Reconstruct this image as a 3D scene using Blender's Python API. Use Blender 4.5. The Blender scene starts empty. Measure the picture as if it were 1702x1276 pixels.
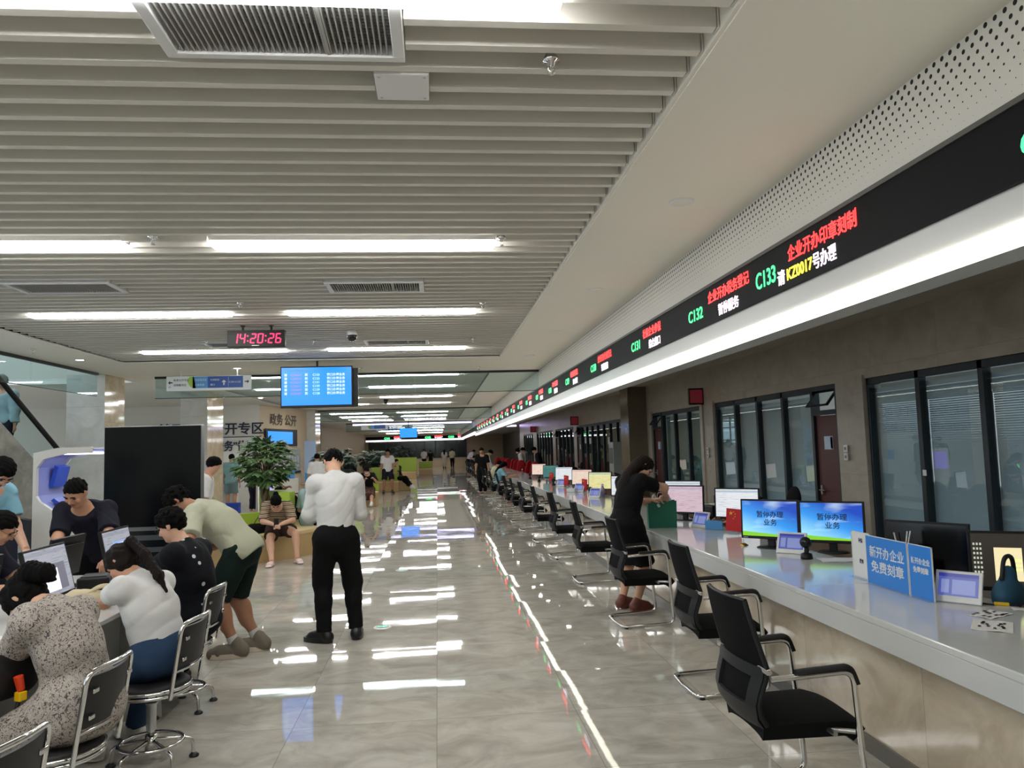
import bpy, math, random
import numpy as np
from mathutils import Vector, Matrix
SC = bpy.context.scene
COL = SC.collection
R = math.radians
PI = math.pi
random.seed(7)

# ---------------------------------------------------------------- camera, world, exposure
def make_camera():
    f, roll, W, H = 1278.0, R(1.65), 1702.0, 1276.0
    s, c = math.sin(roll), math.cos(roll)
    dx, dy = 727 - W / 2, 746 - H / 2
    x, y = dx * c - dy * s, dx * s + dy * c
    p = math.atan(y / f)
    a = math.atan(-x / f * math.cos(p))
    F = Vector((math.sin(a) * math.cos(p), math.cos(a) * math.cos(p), math.sin(p)))
    Rt = Vector((math.cos(a), -math.sin(a), 0))
    U = Rt.cross(F)
    right = Rt * c - U * s
    up = Rt * s + U * c
    cd = bpy.data.cameras.new('camera')
    cd.sensor_width = 36.0
    cd.lens = f / W * 36.0
    cd.clip_start, cd.clip_end = 0.05, 300
    o = bpy.data.objects.new('camera', cd)
    COL.objects.link(o)
    m = Matrix((right, up, -F)).transposed().to_4x4()
    m.translation = Vector((0, 0, 1.70))
    o.matrix_world = m
    SC.camera = o
make_camera()

world = bpy.data.worlds.new('daylight')
SC.world = world
world.use_nodes = True
bg = world.node_tree.nodes['Background']
bg.inputs[0].default_value = (0.78, 0.90, 1.0, 1)
bg.inputs[1].default_value = 0.8
LAMP = 13.0          # radiance of the linear ceiling lights
COVE = 1.9           # light strip under the display fascia
vs = SC.view_settings
vs.view_transform = 'Standard'
vs.look = 'None'
vs.gamma = 1.0
vs.exposure = 1.15
vs.use_curve_mapping = False
cy = SC.cycles
cy.use_denoising = True
cy.max_bounces = 9
cy.diffuse_bounces = 6
cy.glossy_bounces = 4
cy.transmission_bounces = 4
cy.transparent_max_bounces = 10
cy.sample_clamp_indirect = 4.0
cy.caustics_reflective = False
cy.caustics_refractive = False

# ---------------------------------------------------------------- materials
def lin(h):
    if not isinstance(h, str):
        return tuple(h)[:3] + (1,)
    h = h.lstrip('#')
    o = []
    for i in (0, 2, 4):
        v = int(h[i:i + 2], 16) / 255
        o.append(v / 12.92 if v <= 0.04045 else ((v + 0.055) / 1.055) ** 2.4)
    return (o[0], o[1], o[2], 1)

MATS = {}
def mat(name, col='#808080', rough=0.5, metal=0.0, spec=0.5, emit=None, power=0.0, vary=0.0, scale=30.0, bump=0.0, coat=0.0):
    if name in MATS:
        return MATS[name]
    m = bpy.data.materials.new(name)
    m.use_nodes = True
    nt = m.node_tree
    b = nt.nodes['Principled BSDF']
    b.inputs['Base Color'].default_value = lin(col)
    b.inputs['Roughness'].default_value = rough
    b.inputs['Metallic'].default_value = metal
    b.inputs['Specular IOR Level'].default_value = spec
    b.inputs['Coat Weight'].default_value = coat
    if emit is not None:
        b.inputs['Emission Color'].default_value = lin(emit)
        b.inputs['Emission Strength'].default_value = power
    if vary or bump:
        tc = nt.nodes.new('ShaderNodeTexCoord')
        nz = nt.nodes.new('ShaderNodeTexNoise')
        nz.inputs['Scale'].default_value = scale
        nz.inputs['Detail'].default_value = 5
        nt.links.new(tc.outputs['Object'], nz.inputs['Vector'])
        if vary:
            mx = nt.nodes.new('ShaderNodeMix')
            mx.data_type = 'RGBA'
            c = lin(col)
            mx.inputs[6].default_value = tuple(v * (1 - vary) for v in c[:3]) + (1,)
            mx.inputs[7].default_value = tuple(min(1, v * (1 + vary)) for v in c[:3]) + (1,)
            nt.links.new(nz.outputs['Fac'], mx.inputs[0])
            nt.links.new(mx.outputs[2], b.inputs['Base Color'])
        if bump:
            bp = nt.nodes.new('ShaderNodeBump')
            bp.inputs['Strength'].default_value = bump
            bp.inputs['Distance'].default_value = 0.01
            nt.links.new(nz.outputs['Fac'], bp.inputs['Height'])
            nt.links.new(bp.outputs[0], b.inputs['Normal'])
    MATS[name] = m
    return m

def nodes_of(m):
    return m.node_tree, m.node_tree.nodes, m.node_tree.links, m.node_tree.nodes['Principled BSDF']

def ramp(nt, stops, interp='LINEAR'):
    r = nt.nodes.new('ShaderNodeValToRGB')
    r.color_ramp.interpolation = interp
    e = r.color_ramp.elements
    e[0].position, e[0].color = stops[0][0], lin(stops[0][1])
    e[1].position, e[1].color = stops[1][0], lin(stops[1][1])
    for p, c in stops[2:]:
        q = e.new(p)
        q.color = lin(c)
    return r

def marble(name, base, dark, light, tile=(0.89, 0.89), rough=0.09, vein=1.0, groove='#8a867c', spec=0.5, wall=False, shift=(0, 0), ripple=0.06):
    """Polished stone cut into tiles; every tile takes its own offset of the veining and a tiny tilt."""
    m = mat(name, base, rough, spec=spec)
    nt, N, L, b = nodes_of(m)
    tc = N.new('ShaderNodeTexCoord')
    mp = N.new('ShaderNodeMapping')
    L.new(tc.outputs['Object'], mp.inputs[0])
    if wall == 'x':
        mp.inputs['Rotation'].default_value = (0, R(90), R(90))
        sep = N.new('ShaderNodeSeparateXYZ'); cmb = N.new('ShaderNodeCombineXYZ')
        L.new(tc.outputs['Object'], sep.inputs[0])
        L.new(sep.outputs['Y'], cmb.inputs['X']); L.new(sep.outputs['Z'], cmb.inputs['Y']); L.new(sep.outputs['X'], cmb.inputs['Z'])
        src = cmb.outputs[0]
    else:
        mp.inputs['Location'].default_value = (shift[0], shift[1], 0)
        src = mp.outputs[0]
    sn = N.new('ShaderNodeVectorMath'); sn.operation = 'DIVIDE'
    L.new(src, sn.inputs[0]); sn.inputs[1].default_value = (tile[0], tile[1], 1e3)
    fl = N.new('ShaderNodeVectorMath'); fl.operation = 'FLOOR'
    L.new(sn.outputs[0], fl.inputs[0])
    wn = N.new('ShaderNodeTexWhiteNoise'); wn.noise_dimensions = '3D'
    L.new(fl.outputs[0], wn.inputs['Vector'])
    sc = N.new('ShaderNodeVectorMath'); sc.operation = 'SCALE'
    L.new(wn.outputs['Color'], sc.inputs[0]); sc.inputs['Scale'].default_value = 7
    ad = N.new('ShaderNodeVectorMath'); ad.operation = 'ADD'
    L.new(src, ad.inputs[0]); L.new(sc.outputs[0], ad.inputs[1])
    st = N.new('ShaderNodeMapping'); st.inputs['Scale'].default_value = (1.7, 2.3, 2.0)
    L.new(ad.outputs[0], st.inputs[0])
    nz = N.new('ShaderNodeTexNoise'); nz.inputs['Scale'].default_value = 1.5; nz.inputs['Detail'].default_value = 8; nz.inputs['Distortion'].default_value = 0.8
    nz.inputs['Roughness'].default_value = 0.62
    L.new(st.outputs[0], nz.inputs['Vector'])
    rp = ramp(nt, [(0.30, dark), (0.72, light), (0.50, base)])
    L.new(nz.outputs['Fac'], rp.inputs[0])
    fr = N.new('ShaderNodeVectorMath'); fr.operation = 'FRACTION'
    L.new(sn.outputs[0], fr.inputs[0])
    s2 = N.new('ShaderNodeSeparateXYZ'); L.new(fr.outputs[0], s2.inputs[0])
    gs = []
    for ax, t in (('X', tile[0]), ('Y', tile[1])):
        w = N.new('ShaderNodeMath'); w.operation = 'LESS_THAN'
        L.new(s2.outputs[ax], w.inputs[0]); w.inputs[1].default_value = 0.004 / t
        gs.append(w)
    mxm = N.new('ShaderNodeMath'); mxm.operation = 'MAXIMUM'
    L.new(gs[0].outputs[0], mxm.inputs[0]); L.new(gs[1].outputs[0], mxm.inputs[1])
    mx = N.new('ShaderNodeMix'); mx.data_type = 'RGBA'
    L.new(mxm.outputs[0], mx.inputs[0]); L.new(rp.outputs[0], mx.inputs[6]); mx.inputs[7].default_value = lin(groove)
    L.new(mx.outputs[2], b.inputs['Base Color'])
    # tilt per tile + very soft waviness
    ge = N.new('ShaderNodeNewGeometry')
    sb = N.new('ShaderNodeVectorMath'); sb.operation = 'SUBTRACT'
    L.new(wn.outputs['Color'], sb.inputs[0]); sb.inputs[1].default_value = (0.5, 0.5, 0.5)
    ts = N.new('ShaderNodeVectorMath'); ts.operation = 'SCALE'; L.new(sb.outputs[0], ts.inputs[0]); ts.inputs['Scale'].default_value = 0.009
    an = N.new('ShaderNodeVectorMath'); an.operation = 'ADD'; L.new(ge.outputs['Normal'], an.inputs[0]); L.new(ts.outputs[0], an.inputs[1])
    wv = N.new('ShaderNodeTexNoise'); wv.inputs['Scale'].default_value = 2.2; wv.inputs['Detail'].default_value = 1
    L.new(ad.outputs[0], wv.inputs['Vector'])
    bp = N.new('ShaderNodeBump'); bp.inputs['Strength'].default_value = 0.035; bp.inputs['Distance'].default_value = 0.02
    L.new(wv.outputs['Fac'], bp.inputs['Height']); L.new(an.outputs[0], bp.inputs['Normal'])
    m3 = N.new('ShaderNodeMapping'); m3.inputs['Scale'].default_value = (0.9, 11.0, 1.0)
    L.new(ad.outputs[0], m3.inputs[0])
    w2 = N.new('ShaderNodeTexNoise'); w2.inputs['Scale'].default_value = 1.0; w2.inputs['Detail'].default_value = 1
    L.new(m3.outputs[0], w2.inputs['Vector'])
    b3 = N.new('ShaderNodeBump'); b3.inputs['Strength'].default_value = ripple; b3.inputs['Distance'].default_value = 0.0022
    L.new(w2.outputs['Fac'], b3.inputs['Height']); L.new(bp.outputs[0], b3.inputs['Normal'])
    L.new(b3.outputs[0], b.inputs['Normal'])
    return m

def glass(name, tint=(0.86, 0.93, 0.92), mirror=0.10, rough=0.0):
    m = bpy.data.materials.new(name); m.use_nodes = True
    nt = m.node_tree; nt.nodes.clear()
    o = nt.nodes.new('ShaderNodeOutputMaterial')
    t = nt.nodes.new('ShaderNodeBsdfTransparent'); t.inputs[0].default_value = tint + (1,)
    g = nt.nodes.new('ShaderNodeBsdfGlossy'); g.inputs['Roughness'].default_value = rough
    g.inputs['Color'].default_value = (0.9, 0.97, 1, 1)
    f = nt.nodes.new('ShaderNodeFresnel'); f.inputs['IOR'].default_value = 1.5
    a0 = nt.nodes.new('ShaderNodeMath'); a0.operation = 'ADD'; a0.inputs[1].default_value = mirror
    gm = nt.nodes.new('ShaderNodeNewGeometry')
    iv = nt.nodes.new('ShaderNodeMath'); iv.operation = 'SUBTRACT'; iv.inputs[0].default_value = 1.0
    a = nt.nodes.new('ShaderNodeMath'); a.operation = 'MULTIPLY'
    nt.links.new(gm.outputs['Backfacing'], iv.inputs[1]); nt.links.new(iv.outputs[0], a.inputs[1]); nt.links.new(a0.outputs[0], a.inputs[0])
    x = nt.nodes.new('ShaderNodeMixShader')
    nt.links.new(f.outputs[0], a0.inputs[0]); nt.links.new(a.outputs[0], x.inputs[0])
    nt.links.new(t.outputs[0], x.inputs[1]); nt.links.new(g.outputs[0], x.inputs[2]); nt.links.new(x.outputs[0], o.inputs[0])
    MATS[name] = m
    return m

def pattern(name, kind, cols, scale=40.0, rough=0.85, thr=0.5):
    """Printed or woven cloth: 'floral', 'stripe' (along object z), 'dots'."""
    m = mat(name, cols[0], rough, spec=0.2)
    nt, N, L, b = nodes_of(m)
    tc = N.new('ShaderNodeTexCoord')
    if kind == 'stripe':
        w = N.new('ShaderNodeTexWave'); w.bands_direction = 'Z'; w.inputs['Scale'].default_value = scale; w.inputs['Distortion'].default_value = 1.0
        w.inputs['Detail Scale'].default_value = 0.3
        L.new(tc.outputs['Object'], w.inputs['Vector'])
        rp = ramp(nt, [(0.0, cols[0]), (thr, cols[1]), (min(.99, thr + .25), cols[2])], 'CONSTANT')
        L.new(w.outputs['Fac'], rp.inputs[0])
    elif kind == 'dots':
        v = N.new('ShaderNodeTexVoronoi'); v.inputs['Scale'].default_value = scale
        L.new(tc.outputs['Object'], v.inputs['Vector'])
        rp = ramp(nt, [(0.0, cols[1]), (thr, cols[0])], 'CONSTANT')
        L.new(v.outputs['Distance'], rp.inputs[0])
    else:
        n1 = N.new('ShaderNodeTexNoise'); n1.inputs['Scale'].default_value = scale; n1.inputs['Detail'].default_value = 3; n1.inputs['Distortion'].default_value = 1.5
        L.new(tc.outputs['Object'], n1.inputs['Vector'])
        rp = ramp(nt, [(0.40, cols[0]), (0.62, cols[2]), (0.50, cols[1]), (0.55, cols[3])])
        L.new(n1.outputs['Fac'], rp.inputs[0])
    L.new(rp.outputs[0], b.inputs['Base Color'])
    return m

CHROME = mat('chrome', '#d8d8d8', 0.12, 1.0)
STEEL = mat('brushed_steel', '#b9bbbb', 0.32, 1.0)
BLACKP = mat('black_plastic', '#111113', 0.42, spec=0.3)
BLACKM = mat('black_matt', '#0d0d0f', 0.6)
WHITEP = mat('white_plastic', '#d9dadb', 0.35)
WHITEM = mat('white_paint', '#c4c3bf', 0.6)
FABRIC = mat('black_fabric', '#0b0c0e', 0.9, spec=0.2, bump=0.3, scale=400)
NET = mat('black_net', '#0b0d0e', 0.85, spec=0.12, bump=0.6, scale=500)
PAPER = mat('paper', '#d8d8d6', 0.8)
DARKGREY = mat('dark_grey_metal', '#2a2c2f', 0.4, 0.3)
GREYP = mat('grey_plastic', '#77797c', 0.45)
RED = mat('red_plastic', '#b0141c', 0.45)
SCREENOFF = mat('screen_off', '#050608', 0.15)

# ---------------------------------------------------------------- objects
def link(o, parent=None):
    COL.objects.link(o)
    if parent is not None:
        o.parent = parent
    return o

def tag(o, label=None, cat=None, group=None, kind=None):
    if label: o['label'] = label
    if cat: o['category'] = cat
    if group: o['group'] = group
    if kind: o['kind'] = kind
    return o

def thing(name, label, cat, loc=(0, 0, 0), rz=0.0, group=None):
    o = bpy.data.objects.new(name, None)
    o.empty_display_size = 0.1
    link(o)
    o.location = loc
    o.rotation_euler = (0, 0, rz)
    return tag(o, label, cat, group)

def kids(o):
    return [c for c in o.children]

def copy_tree(o, label=None, loc=None, rz=None, parent=None, group=None):
    c = o.copy()
    COL.objects.link(c)
    c.parent = parent
    if label: c['label'] = label
    if group: c['group'] = group
    if loc is not None: c.location = loc
    if rz is not None: c.rotation_euler = (0, 0, rz)
    for ch in list(o.children):
        copy_tree(ch, parent=c)
    return c

class MB:
    """Collects polygons and links them as one mesh object."""
    def __init__(s):
        s.v, s.f, s.mi, s.sm = [], [], [], []
    def add(s, vs, fs, m=0, smooth=False):
        k = len(s.v)
        s.v += [tuple(p) for p in vs]
        for f in fs:
            s.f.append(tuple(i + k for i in f)); s.mi.append(m); s.sm.append(smooth)
        return s
    def box(s, x0, x1, y0, y1, z0, z1, m=0):
        v = [(x, y, z) for z in (z0, z1) for y in (y0, y1) for x in (x0, x1)]
        return s.add(v, [(0, 2, 3, 1), (4, 5, 7, 6), (0, 1, 5, 4), (2, 6, 7, 3), (0, 4, 6, 2), (1, 3, 7, 5)], m)
    def cbox(s, c, d, m=0):
        return s.box(c[0] - d[0] / 2, c[0] + d[0] / 2, c[1] - d[1] / 2, c[1] + d[1] / 2, c[2] - d[2] / 2, c[2] + d[2] / 2, m)
    def quad(s, a, b, c, d, m=0):
        return s.add([a, b, c, d], [(0, 1, 2, 3)], m)
    def tube(s, pts, r, n=10, m=0, caps=True, closed=False):
        P = [Vector(p) for p in pts]
        rs = r if isinstance(r, (list, tuple)) else [r] * len(P)
        T = []
        for i in range(len(P)):
            a = P[(i - 1) % len(P)] if (closed or i) else P[0]
            b = P[(i + 1) % len(P)] if (closed or i < len(P) - 1) else P[-1]
            t = (b - a)
            T.append(t.normalized() if t.length > 1e-9 else Vector((0, 0, 1)))
        u = T[0].orthogonal().normalized()
        vs = []
        for i, p in enumerate(P):
            u = (u - T[i] * u.dot(T[i]))
            u = u.normalized() if u.length > 1e-6 else T[i].orthogonal().normalized()
            w = T[i].cross(u)
            for k in range(n):
                a = 2 * PI * k / n
                vs.append(p + (u * math.cos(a) + w * math.sin(a)) * rs[i])
        fs = []
        L = len(P)
        for i in range(L if closed else L - 1):
            j = (i + 1) % L
            for k in range(n):
                k2 = (k + 1) % n
                fs.append((i * n + k, i * n + k2, j * n + k2, j * n + k))
        s.add(vs, fs, m, True)
        if caps and not closed:
            s.add([vs[k] for k in range(n)], [tuple(reversed(range(n)))], m)
            s.add([vs[(L - 1) * n + k] for k in range(n)], [tuple(range(n))], m)
        return s
    def lathe(s, prof, n=24, m=0, c=(0, 0, 0), smooth=True):
        vs = []
        for r, z in prof:
            for k in range(n):
                a = 2 * PI * k / n
                vs.append((c[0] + r * math.cos(a), c[1] + r * math.sin(a), c[2] + z))
        fs = []
        for i in range(len(prof) - 1):
            for k in range(n):
                k2 = (k + 1) % n
                fs.append((i * n + k, i * n + k2, (i + 1) * n + k2, (i + 1) * n + k))
        return s.add(vs, fs, m, smooth)
    def prism(s, poly, axis, a, b, m=0, smooth=False):
        """poly: 2D outline; axis 'x' -> (y,z), 'y' -> (x,z), 'z' -> (x,y)."""
        def P(p, t):
            return {'x': (t, p[0], p[1]), 'y': (p[0], t, p[1]), 'z': (p[0], p[1], t)}[axis]
        n = len(poly)
        vs = [P(p, a) for p in poly] + [P(p, b) for p in poly]
        s.add(vs, [(i, (i + 1) % n, n + (i + 1) % n, n + i) for i in range(n)], m, smooth)
        s.add(vs, [tuple(reversed(range(n))), tuple(range(n, 2 * n))], m)
        return s
    def sheet(s, rows, m=0, thick=0.0, smooth=True):
        """A grid of points; thick gives it a back side offset along the local normal."""
        h, w = len(rows), len(rows[0])
        vs = [Vector(p) for r in rows for p in r]
        fs = [(i * w + j, i * w + j + 1, (i + 1) * w + j + 1, (i + 1) * w + j) for i in range(h - 1) for j in range(w - 1)]
        s.add(vs, fs, m, smooth)
        if thick:
            nrm = []
            for i in range(h):
                for j in range(w):
                    a = vs[min(i + 1, h - 1) * w + j] - vs[max(i - 1, 0) * w + j]
                    b = vs[i * w + min(j + 1, w - 1)] - vs[i * w + max(j - 1, 0)]
                    nn = b.cross(a)
                    nrm.append(nn.normalized() if nn.length > 1e-9 else Vector((0, 0, 1)))
            bk = [v - q * thick for v, q in zip(vs, nrm)]
            s.add(bk, [tuple(reversed(f)) for f in fs], m, smooth)
            ring = [j for j in range(w)] + [i * w + w - 1 for i in range(1, h)] + [(h - 1) * w + j for j in range(w - 2, -1, -1)] + [i * w for i in range(h - 2, 0, -1)]
            k = len(ring)
            s.add([vs[i] for i in ring] + [bk[i] for i in ring], [(i, k + i, k + (i + 1) % k, (i + 1) % k) for i in range(k)], m)
        return s
    def mesh(s, name):
        me = bpy.data.meshes.new(name)
        me.from_pydata(s.v, [], s.f)
        me.polygons.foreach_set('material_index', s.mi)
        me.polygons.foreach_set('use_smooth', s.sm)
        me.update()
        return me
    def build(s, name, mats, parent=None, loc=None, bevel=0.0, seg=2, label=None, rz=None):
        me = s.mesh(name)
        for q in (mats if isinstance(mats, (list, tuple)) else [mats]):
            me.materials.append(q)
        o = bpy.data.objects.new(name, me)
        link(o, parent)
        if loc is not None: o.location = loc
        if rz is not None: o.rotation_euler = (0, 0, rz)
        if bevel:
            b = o.modifiers.new('edge', 'BEVEL'); b.width = bevel; b.segments = seg; b.limit_method = 'ANGLE'; b.angle_limit = R(40)
        if label: o['label'] = label
        return o

def fillet(pts, r, n=5):
    P = [Vector(p) for p in pts]
    out = [P[0]]
    for i in range(1, len(P) - 1):
        a, b, c = P[i - 1], P[i], P[i + 1]
        d1, d2 = (a - b), (c - b)
        q = min(r, d1.length * .49, d2.length * .49)
        p0, p2 = b + d1.normalized() * q, b + d2.normalized() * q
        for k in range(n + 1):
            t = k / n
            out.append(p0 * (1 - t) ** 2 + b * 2 * t * (1 - t) + p2 * t * t)
    out.append(P[-1])
    return out

def ring(c, r, n=32, axis='z'):
    o = []
    for k in range(n):
        a = 2 * PI * k / n
        x, y = r * math.cos(a), r * math.sin(a)
        o.append({'z': (c[0] + x, c[1] + y, c[2]), 'y': (c[0] + x, c[1], c[2] + y), 'x': (c[0], c[1] + x, c[2] + y)}[axis])
    return o

_fonts = {}
def text(body, size, m, parent, origin, xdir, updir, name='lettering', squeeze=1.0, bold=0.0, align='LEFT', depth=0.002, label=None, wide=None):
    """Letters as a thin mesh; origin is the baseline start, squeeze narrows the glyphs, wide fits the line to a length."""
    cu = bpy.data.curves.new('letters', 'FONT')
    cu.body = body; cu.size = size; cu.offset = bold; cu.extrude = depth; cu.align_x = align; cu.resolution_u = 3
    t = bpy.data.objects.new('letters', cu)
    COL.objects.link(t)
    dg = bpy.context.evaluated_depsgraph_get()
    me = bpy.data.meshes.new_from_object(t.evaluated_get(dg))
    bpy.data.objects.remove(t); bpy.data.curves.remove(cu)
    me.name = name
    X, Uv = Vector(xdir).normalized(), Vector(updir).normalized()
    Nv = X.cross(Uv)
    if wide and len(me.vertices):
        xs = [v.co.x for v in me.vertices]
        squeeze = wide / max(1e-6, max(xs) - min(xs))
    M4 = Matrix((X * squeeze, Uv, Nv)).transposed().to_4x4()
    M4.translation = Vector(origin)
    me.transform(M4)
    me.materials.clear(); me.materials.append(m)
    o = bpy.data.objects.new(name, me)
    link(o, parent)
    if label: o['label'] = label
    return o

def struct(o):
    o['kind'] = 'structure'
    return o
# ================================================================ the setting
FLOOR = marble('floor_stone', '#b2aea5', '#9a968d', '#c5c2ba', rough=0.025, shift=(0.04, 0.30), spec=0.5)
PILLAR = marble('pillar_stone', '#c3b49c', '#ad9c82', '#d2c6b1', tile=(0.9, 1.2), rough=0.08, wall='x')
PILLARG = marble('pillar_grey_stone', '#bcbbb5', '#b0afa8', '#c6c5c0', tile=(0.9, 0.9), rough=0.12, wall='x')
WALLST = marble('wall_stone', '#a79f92', '#9a9183', '#b2aa9d', tile=(1.2, 1.25), rough=0.30, wall='x')
PANELST = marble('counter_stone', '#b8ab97', '#a39580', '#c8bdab', tile=(1.2, 2.0), rough=0.10, wall='x')
QUARTZ = mat('white_quartz', '#c2c4c3', 0.10, vary=0.05, scale=4, spec=0.6)
PLASTER = mat('ceiling_plaster', '#e4e1d8', 0.8)
WHITEW = mat('white_wall', '#cfcbc2', 0.7)
BEIGEW = mat('beige_wall', '#b9a88f', 0.6)
SLAT = mat('slat_aluminium', '#d4d1c9', 0.45, spec=0.4)
VOID = mat('ceiling_void', '#b5b0a4', 0.9)
FRAME = mat('window_frame_paint', '#16222a', 0.4)
WOODD = mat('door_veneer', '#4a1312', 0.45, vary=0.12, scale=12)
LIGHT = mat('lamp_diffuser', '#ffffff', 0.5, emit=(1.0, 0.99, 0.965), power=LAMP)
COVEL = mat('cove_diffuser', '#ffffff', 0.5, emit=(1.0, 0.98, 0.80), power=COVE)
GL = glass('clear_glass', (0.80, 0.90, 0.90), 0.06)
GLW = glass('office_glass', (0.86, 0.92, 0.94), 0.05)
GLD = glass('dim_glass', (0.66, 0.76, 0.74), 0.08)

struct(MB().box(-18, 9, -8, 82, -0.12, 0).build('floor', FLOOR))

# ---- ceilings
ZC = 3.35
BX0, BX1 = -5.37, 1.18
bays = [(-8, 13.8), (16.75, 29.2), (31.75, 44.3)]
b = MB()
b.box(-6.43, BX0, -8, 17.4, ZC - .02, ZC + .10); b.box(-16, BX0, 17.4, 80, ZC - .02, ZC + .10)
b.box(BX1, 2.22, -8, 80, ZC - .02, ZC + .10)
for y0, y1 in ((13.8, 16.75), (29.2, 31.75), (44.3, 80)):
    b.box(BX0, BX1, y0, y1, ZC - .02, ZC + .10)
for y0, y1 in bays:      # sides and back of each recess
    b.box(BX0 - .02, BX0, y0, y1, ZC, ZC + .26); b.box(BX1, BX1 + .02, y0, y1, ZC, ZC + .26)
    b.box(BX0, BX1, y1, y1 + .02, ZC, ZC + .26); b.box(BX0, BX1, y0 - .02, y0, ZC, ZC + .26)
ceil = struct(b.build('ceiling', PLASTER))
b = MB()
for y0, y1 in bays:
    b.box(BX0, BX1, y0, y1, ZC + .24, ZC + .27)
b.build('void_panel', VOID, ceil)
LROWS = [-3.75, -.50, 2.67, 6.13, 9.20, 12.56, 16.95, 20.2, 24.0, 27.4, 34.1, 38.1, 42.7]
GRIL = [(-.586, 2.93), (-.586, 7.76), (-3.52, 7.69), (-.586, 11.8), (-2.93, 11.8)]
CUTS = [(x - 1.118, x + 1.118, y - .092, y + .092) for y in LROWS for x in (-.615, -3.49)] + [(x - .49, x + .49, y - .245, y + .245) for x, y in GRIL] + [(-.25, .0, 3.28, 3.53)]
b = MB()
for y0, y1 in bays:
    k = y0 + 0.10
    while k < y1 - .02:
        x1 = BX1 - .022
        cuts = sorted((c[0], c[1]) for c in CUTS if c[2] < k + .047 and c[3] > k)
        a = BX0 + .02
        for c0, c1 in cuts + [(x1 - .012, 9)]:
            if c0 > a: b.box(a, min(c0, x1 - .012), k, k + .047, ZC, ZC + .13)
            a = max(a, c1)
        b.box(x1 - .008, x1, k - .002, k + .049, ZC - .001, ZC + .131)
        k += 0.1854
b.build('slat', SLAT, ceil)
b = MB().box(2.24, 5.0, -8, 80, 3.05, 3.15).box(5.2, 8.4, -8, 48, 3.0, 3.1)
struct(b.build('ceiling_office', mat('office_ceiling', '#b3aea2', 0.8)))

struct(MB().box(BX1 - .019, BX1 + .012, -8, 13.8, ZC - .012, ZC + .12).build('trim_2', PLASTER))
# ---- perforated bulkhead above the displays
PERF = mat('perforated_panel', '#dad7d0', 0.7)
nt, N, L, bs = nodes_of(PERF)
tc = N.new('ShaderNodeTexCoord'); sp = N.new('ShaderNodeSeparateXYZ'); L.new(tc.outputs['Object'], sp.inputs[0])
def mth(op, a, b2=None):
    q = N.new('ShaderNodeMath'); q.operation = op
    for i, v in enumerate((a, b2)):
        if v is None: continue
        if isinstance(v, (int, float)): q.inputs[i].default_value = v
        else: L.new(v, q.inputs[i])
    return q.outputs[0]
zz = mth('DIVIDE', mth('SUBTRACT', sp.outputs['Z'], 2.972), 0.0403)
row = mth('FLOOR', zz)
yy = mth('ADD', mth('DIVIDE', sp.outputs['Y'], 0.053), mth('MULTIPLY', row, 0.5))
fy = mth('MULTIPLY', mth('SUBTRACT', mth('FRACT', yy), 0.5), 0.053)
fz = mth('MULTIPLY', mth('SUBTRACT', mth('FRACT', zz), 0.5), 0.0403)
rad = mth('SQRT', mth('ADD', mth('MULTIPLY', fy, fy), mth('MULTIPLY', fz, fz)))
rlim = mth('ADD', 0.0014, mth('MULTIPLY', row, 0.00125))
hole = mth('MULTIPLY', mth('LESS_THAN', rad, rlim), mth('GREATER_THAN', row, -0.5))
mx = N.new('ShaderNodeMix'); mx.data_type = 'RGBA'
mx.inputs[6].default_value = lin('#dad7d0'); mx.inputs[7].default_value = lin('#0a0a0a')
L.new(hole, mx.inputs[0]); L.new(mx.outputs[2], bs.inputs['Base Color'])
struct(MB().box(2.20, 2.24, -8, 77, 2.945, 3.33).build('wall_bulkhead', PERF))

# ---- right wall with its openings (x = 5.0), piers and pillar
WX = 5.0
openings = [(3.8, 8.55), (9.22, 13.50), (14.20, 17.55), (20.4, 27.4), (28.0, 32.4), (33.2, 38.6), (40.0, 44.5)]
b = MB()
y = -8.0
for y0, y1 in openings:
    b.box(WX, WX + .2, y, y0, 0, 3.05); b.box(WX, WX + .2, y0, y1, 2.38, 3.05)
    y = y1
b.box(WX, WX + .2, y, 46.5, 0, 3.05)
struct(b.build('wall_right', WALLST))
struct(MB().box(8.2, 8.4, -8, 19, 0, 0.9).box(8.2, 8.4, -8, 19, 2.3, 3.1).box(8.2, 8.4, 19, 48, 0, 3.1).build('wall_office', WHITEW))
struct(MB().box(4.55, 5.0, 18.0, 18.8, 0, 3.05).build('pillar', mat('brown_stone', '#6e6252', 0.15, vary=0.1, scale=3)))
struct(MB().box(5.2, 8.2, 47.8, 48, 0, 3.1).box(5.2, 8.2, 13.6, 13.7, 0, 3.0).box(5.2, 8.2, 18.9, 19.0, 0, 3.0).build('wall_partition', WHITEW))
struct(MB().box(-18, 8.4, -8.2, -8, 0, 7).build('wall_back', WHITEW))
# pale stone door piers stand a little proud of the wall
b = MB()
for y0, y1 in ((8.55, 8.72), (13.50, 13.66), (14.06, 14.2), (17.55, 17.7), (20.2, 20.4)):
    b.box(WX - .03, WX, y0, y1, 0, 2.42)
struct(b.build('trim_1', WALLST))
struct(MB().box(2.285, 2.30, 0, 48, 0, 0.09).build('baseboard_counter', mat('steel_kick', '#6f6c66', 0.3, 0.6)))

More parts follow.
